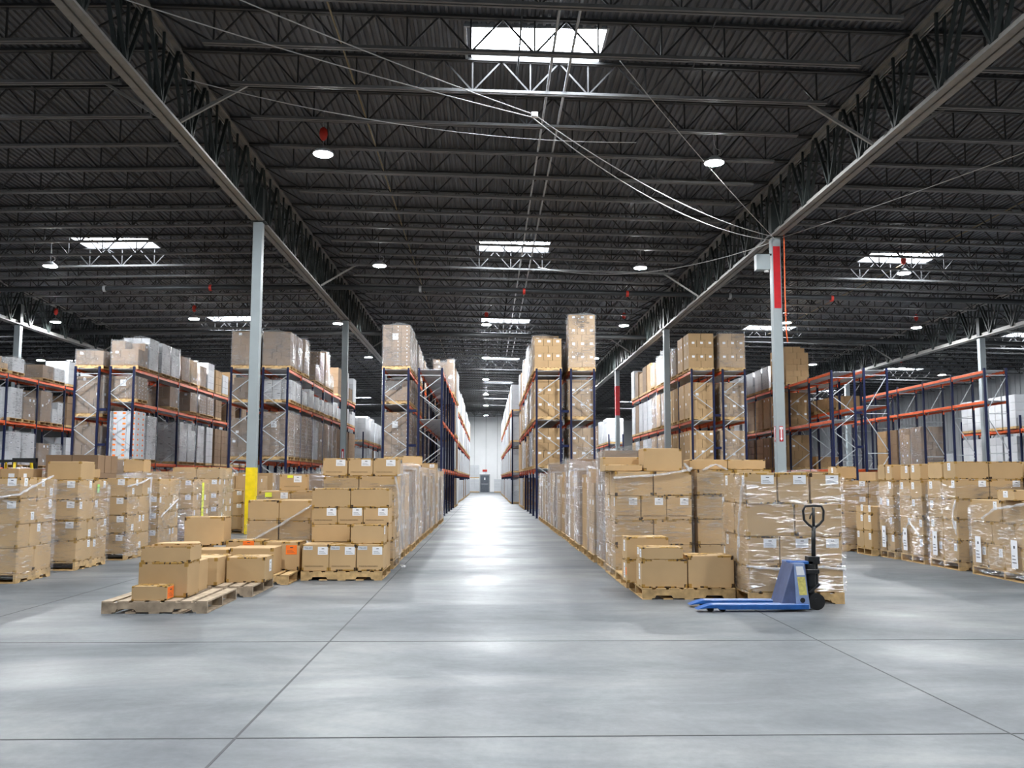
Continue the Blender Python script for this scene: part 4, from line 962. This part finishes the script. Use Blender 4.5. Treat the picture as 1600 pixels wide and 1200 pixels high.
jx(MB().poly([(-.36, -.2, .06), (-.20, -.2, .55), (-.06, -.2, .55), (-.02, -.2, .06)], (0, .4, 0)), 'lift_frame', 'jack_blue_dull', .006)
for s in (-1, 1):
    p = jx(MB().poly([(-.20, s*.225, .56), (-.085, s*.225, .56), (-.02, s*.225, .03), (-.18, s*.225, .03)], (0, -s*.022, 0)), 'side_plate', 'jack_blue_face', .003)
    if s < 0:
        jx(MB().poly([(-.168, -.2275, .40), (-.075, -.2275, .40), (-.055, -.2275, .19), (-.145, -.2275, .19)], (0, .002, 0)), 'warning_label', 'label_yellow', parent=p, label='yellow warning label'); jx(MB().poly([(-.18, -.2275, .52), (-.098, -.2275, .52), (-.078, -.2275, .42), (-.17, -.2275, .42)], (0, .002, 0)), 'data_plate', 'paper_white', parent=p, label='white label')
        jx(MB().cyl((-.11, -.226, .13), .03, .006, 'y', 14), 'pivot_hole', 'black_metal', parent=p)
jx(MB().box(-.2, .09, -.06, .06, .53, .565), 'top_bracket', 'jack_blue', .004)
pb = MB().cyl((.07, 0, .4), .065, .26).cyl((.07, 0, .24), .045, .12).box(.0, .15, -.09, .09, .42, .47).cyl((.135, 0, .4), .03, .3).box(.03, .17, -.06, .06, .53, .62).bar((.02, -.09, .2), (.15, -.08, .3), .025).bar((.05, .08, .2), (.14, .09, .45), .025)
jx(pb, 'hydraulic_pump', 'black_metal', .003)
hd = jx(MB().tube([(.115, 0, .55), (.12, 0, .8), (.128, 0, .97)], .026, 12).tube([(.128, 0, .95), (.13, 0, 1.20)], .018, 10), 'handle', 'black_metal', 0, True)
loop = [(.13, 0, .95), (.06, 0, 1.0), (.015, 0, 1.05), (.005, 0, 1.16), (.03, 0, 1.215), (.13, 0, 1.222), (.23, 0, 1.215), (.255, 0, 1.16), (.245, 0, 1.05), (.2, 0, 1.0), (.13, 0, .95)]
jx(MB().tube(loop, .015, 10), 'handle_grip', 'black_metal', 0, True, parent=hd)
jx(MB().tube([(.12, 0, 1.14), (.09, 0, 1.1), (.085, 0, 1.06)], .009, 8), 'release_lever', 'black_metal', 0, True, parent=hd)

# ------------------------------------------------------------------ forklift far left
fk = ob('forklift', None, None, (-15.9, 30.6, 0), 0, 'yellow and black forklift mostly hidden behind cartons at the far left', 'forklift')
def fx(m, name, mat, bevel=0): return ob(name, m.mesh(name, mat, bevel), fk)
fx(MB().box(-.55, .55, -1.1, .6, .25, 1.0).box(-.55, .55, -1.1, -.5, 1.0, 1.5), 'body', 'safety_yellow', .04)
for a in ((-.5, -1.), (.5, -1.), (-.5, .5), (.5, .5)): fx(MB().bar((a[0], a[1], .9), (a[0]*.85, a[1]*.7, 2.1), .07), 'guard_post', 'safety_yellow')
g = MB()
for i in range(6): g.box(-.46, .46, -.75+i*.22, -.70+i*.22, 2.1, 2.16)
fx(g.box(-.5, -.42, -.8, .5, 2.08, 2.16).box(.42, .5, -.8, .5, 2.08, 2.16), 'overhead_guard', 'black_metal')
fx(MB().box(-.4, -.3, .7, .85, .1, 2.25).box(.3, .4, .7, .85, .1, 2.25).box(-.4, .4, .72, .8, 2.1, 2.25), 'mast', 'black_metal')
fx(MB().box(-.3, .3, -.55, -.1, 1.0, 1.15).box(-.3, .3, -.6, -.5, 1.1, 1.6), 'seat', 'black_rubber', .02)
for a in ((-.5, -.75), (.5, -.75), (-.5, .4), (.5, .4)): fx(MB().cyl((a[0], a[1], .26), .26, .18, 'x', 18), 'wheel', 'black_rubber')

# ------------------------------------------------------------------ light and output
w = bpy.data.worlds.new('world'); sc.world = w; w.use_nodes = True
w.node_tree.nodes['Background'].inputs[0].default_value = (.5, .55, .6, 1); w.node_tree.nodes['Background'].inputs[1].default_value = .02
sc.view_settings.view_transform = 'Standard'; sc.view_settings.look = 'None'; sc.view_settings.gamma = 1; sc.view_settings.use_curve_mapping = False
sc.view_settings.exposure = 0.85
cy = sc.cycles
cy.max_bounces = 7; cy.diffuse_bounces = 4; cy.glossy_bounces = 3; cy.transparent_max_bounces = 14; cy.transmission_bounces = 2
cy.sample_clamp_indirect = 6; cy.sample_clamp_direct = 0; cy.caustics_reflective = False; cy.caustics_refractive = False; cy.use_denoising = True
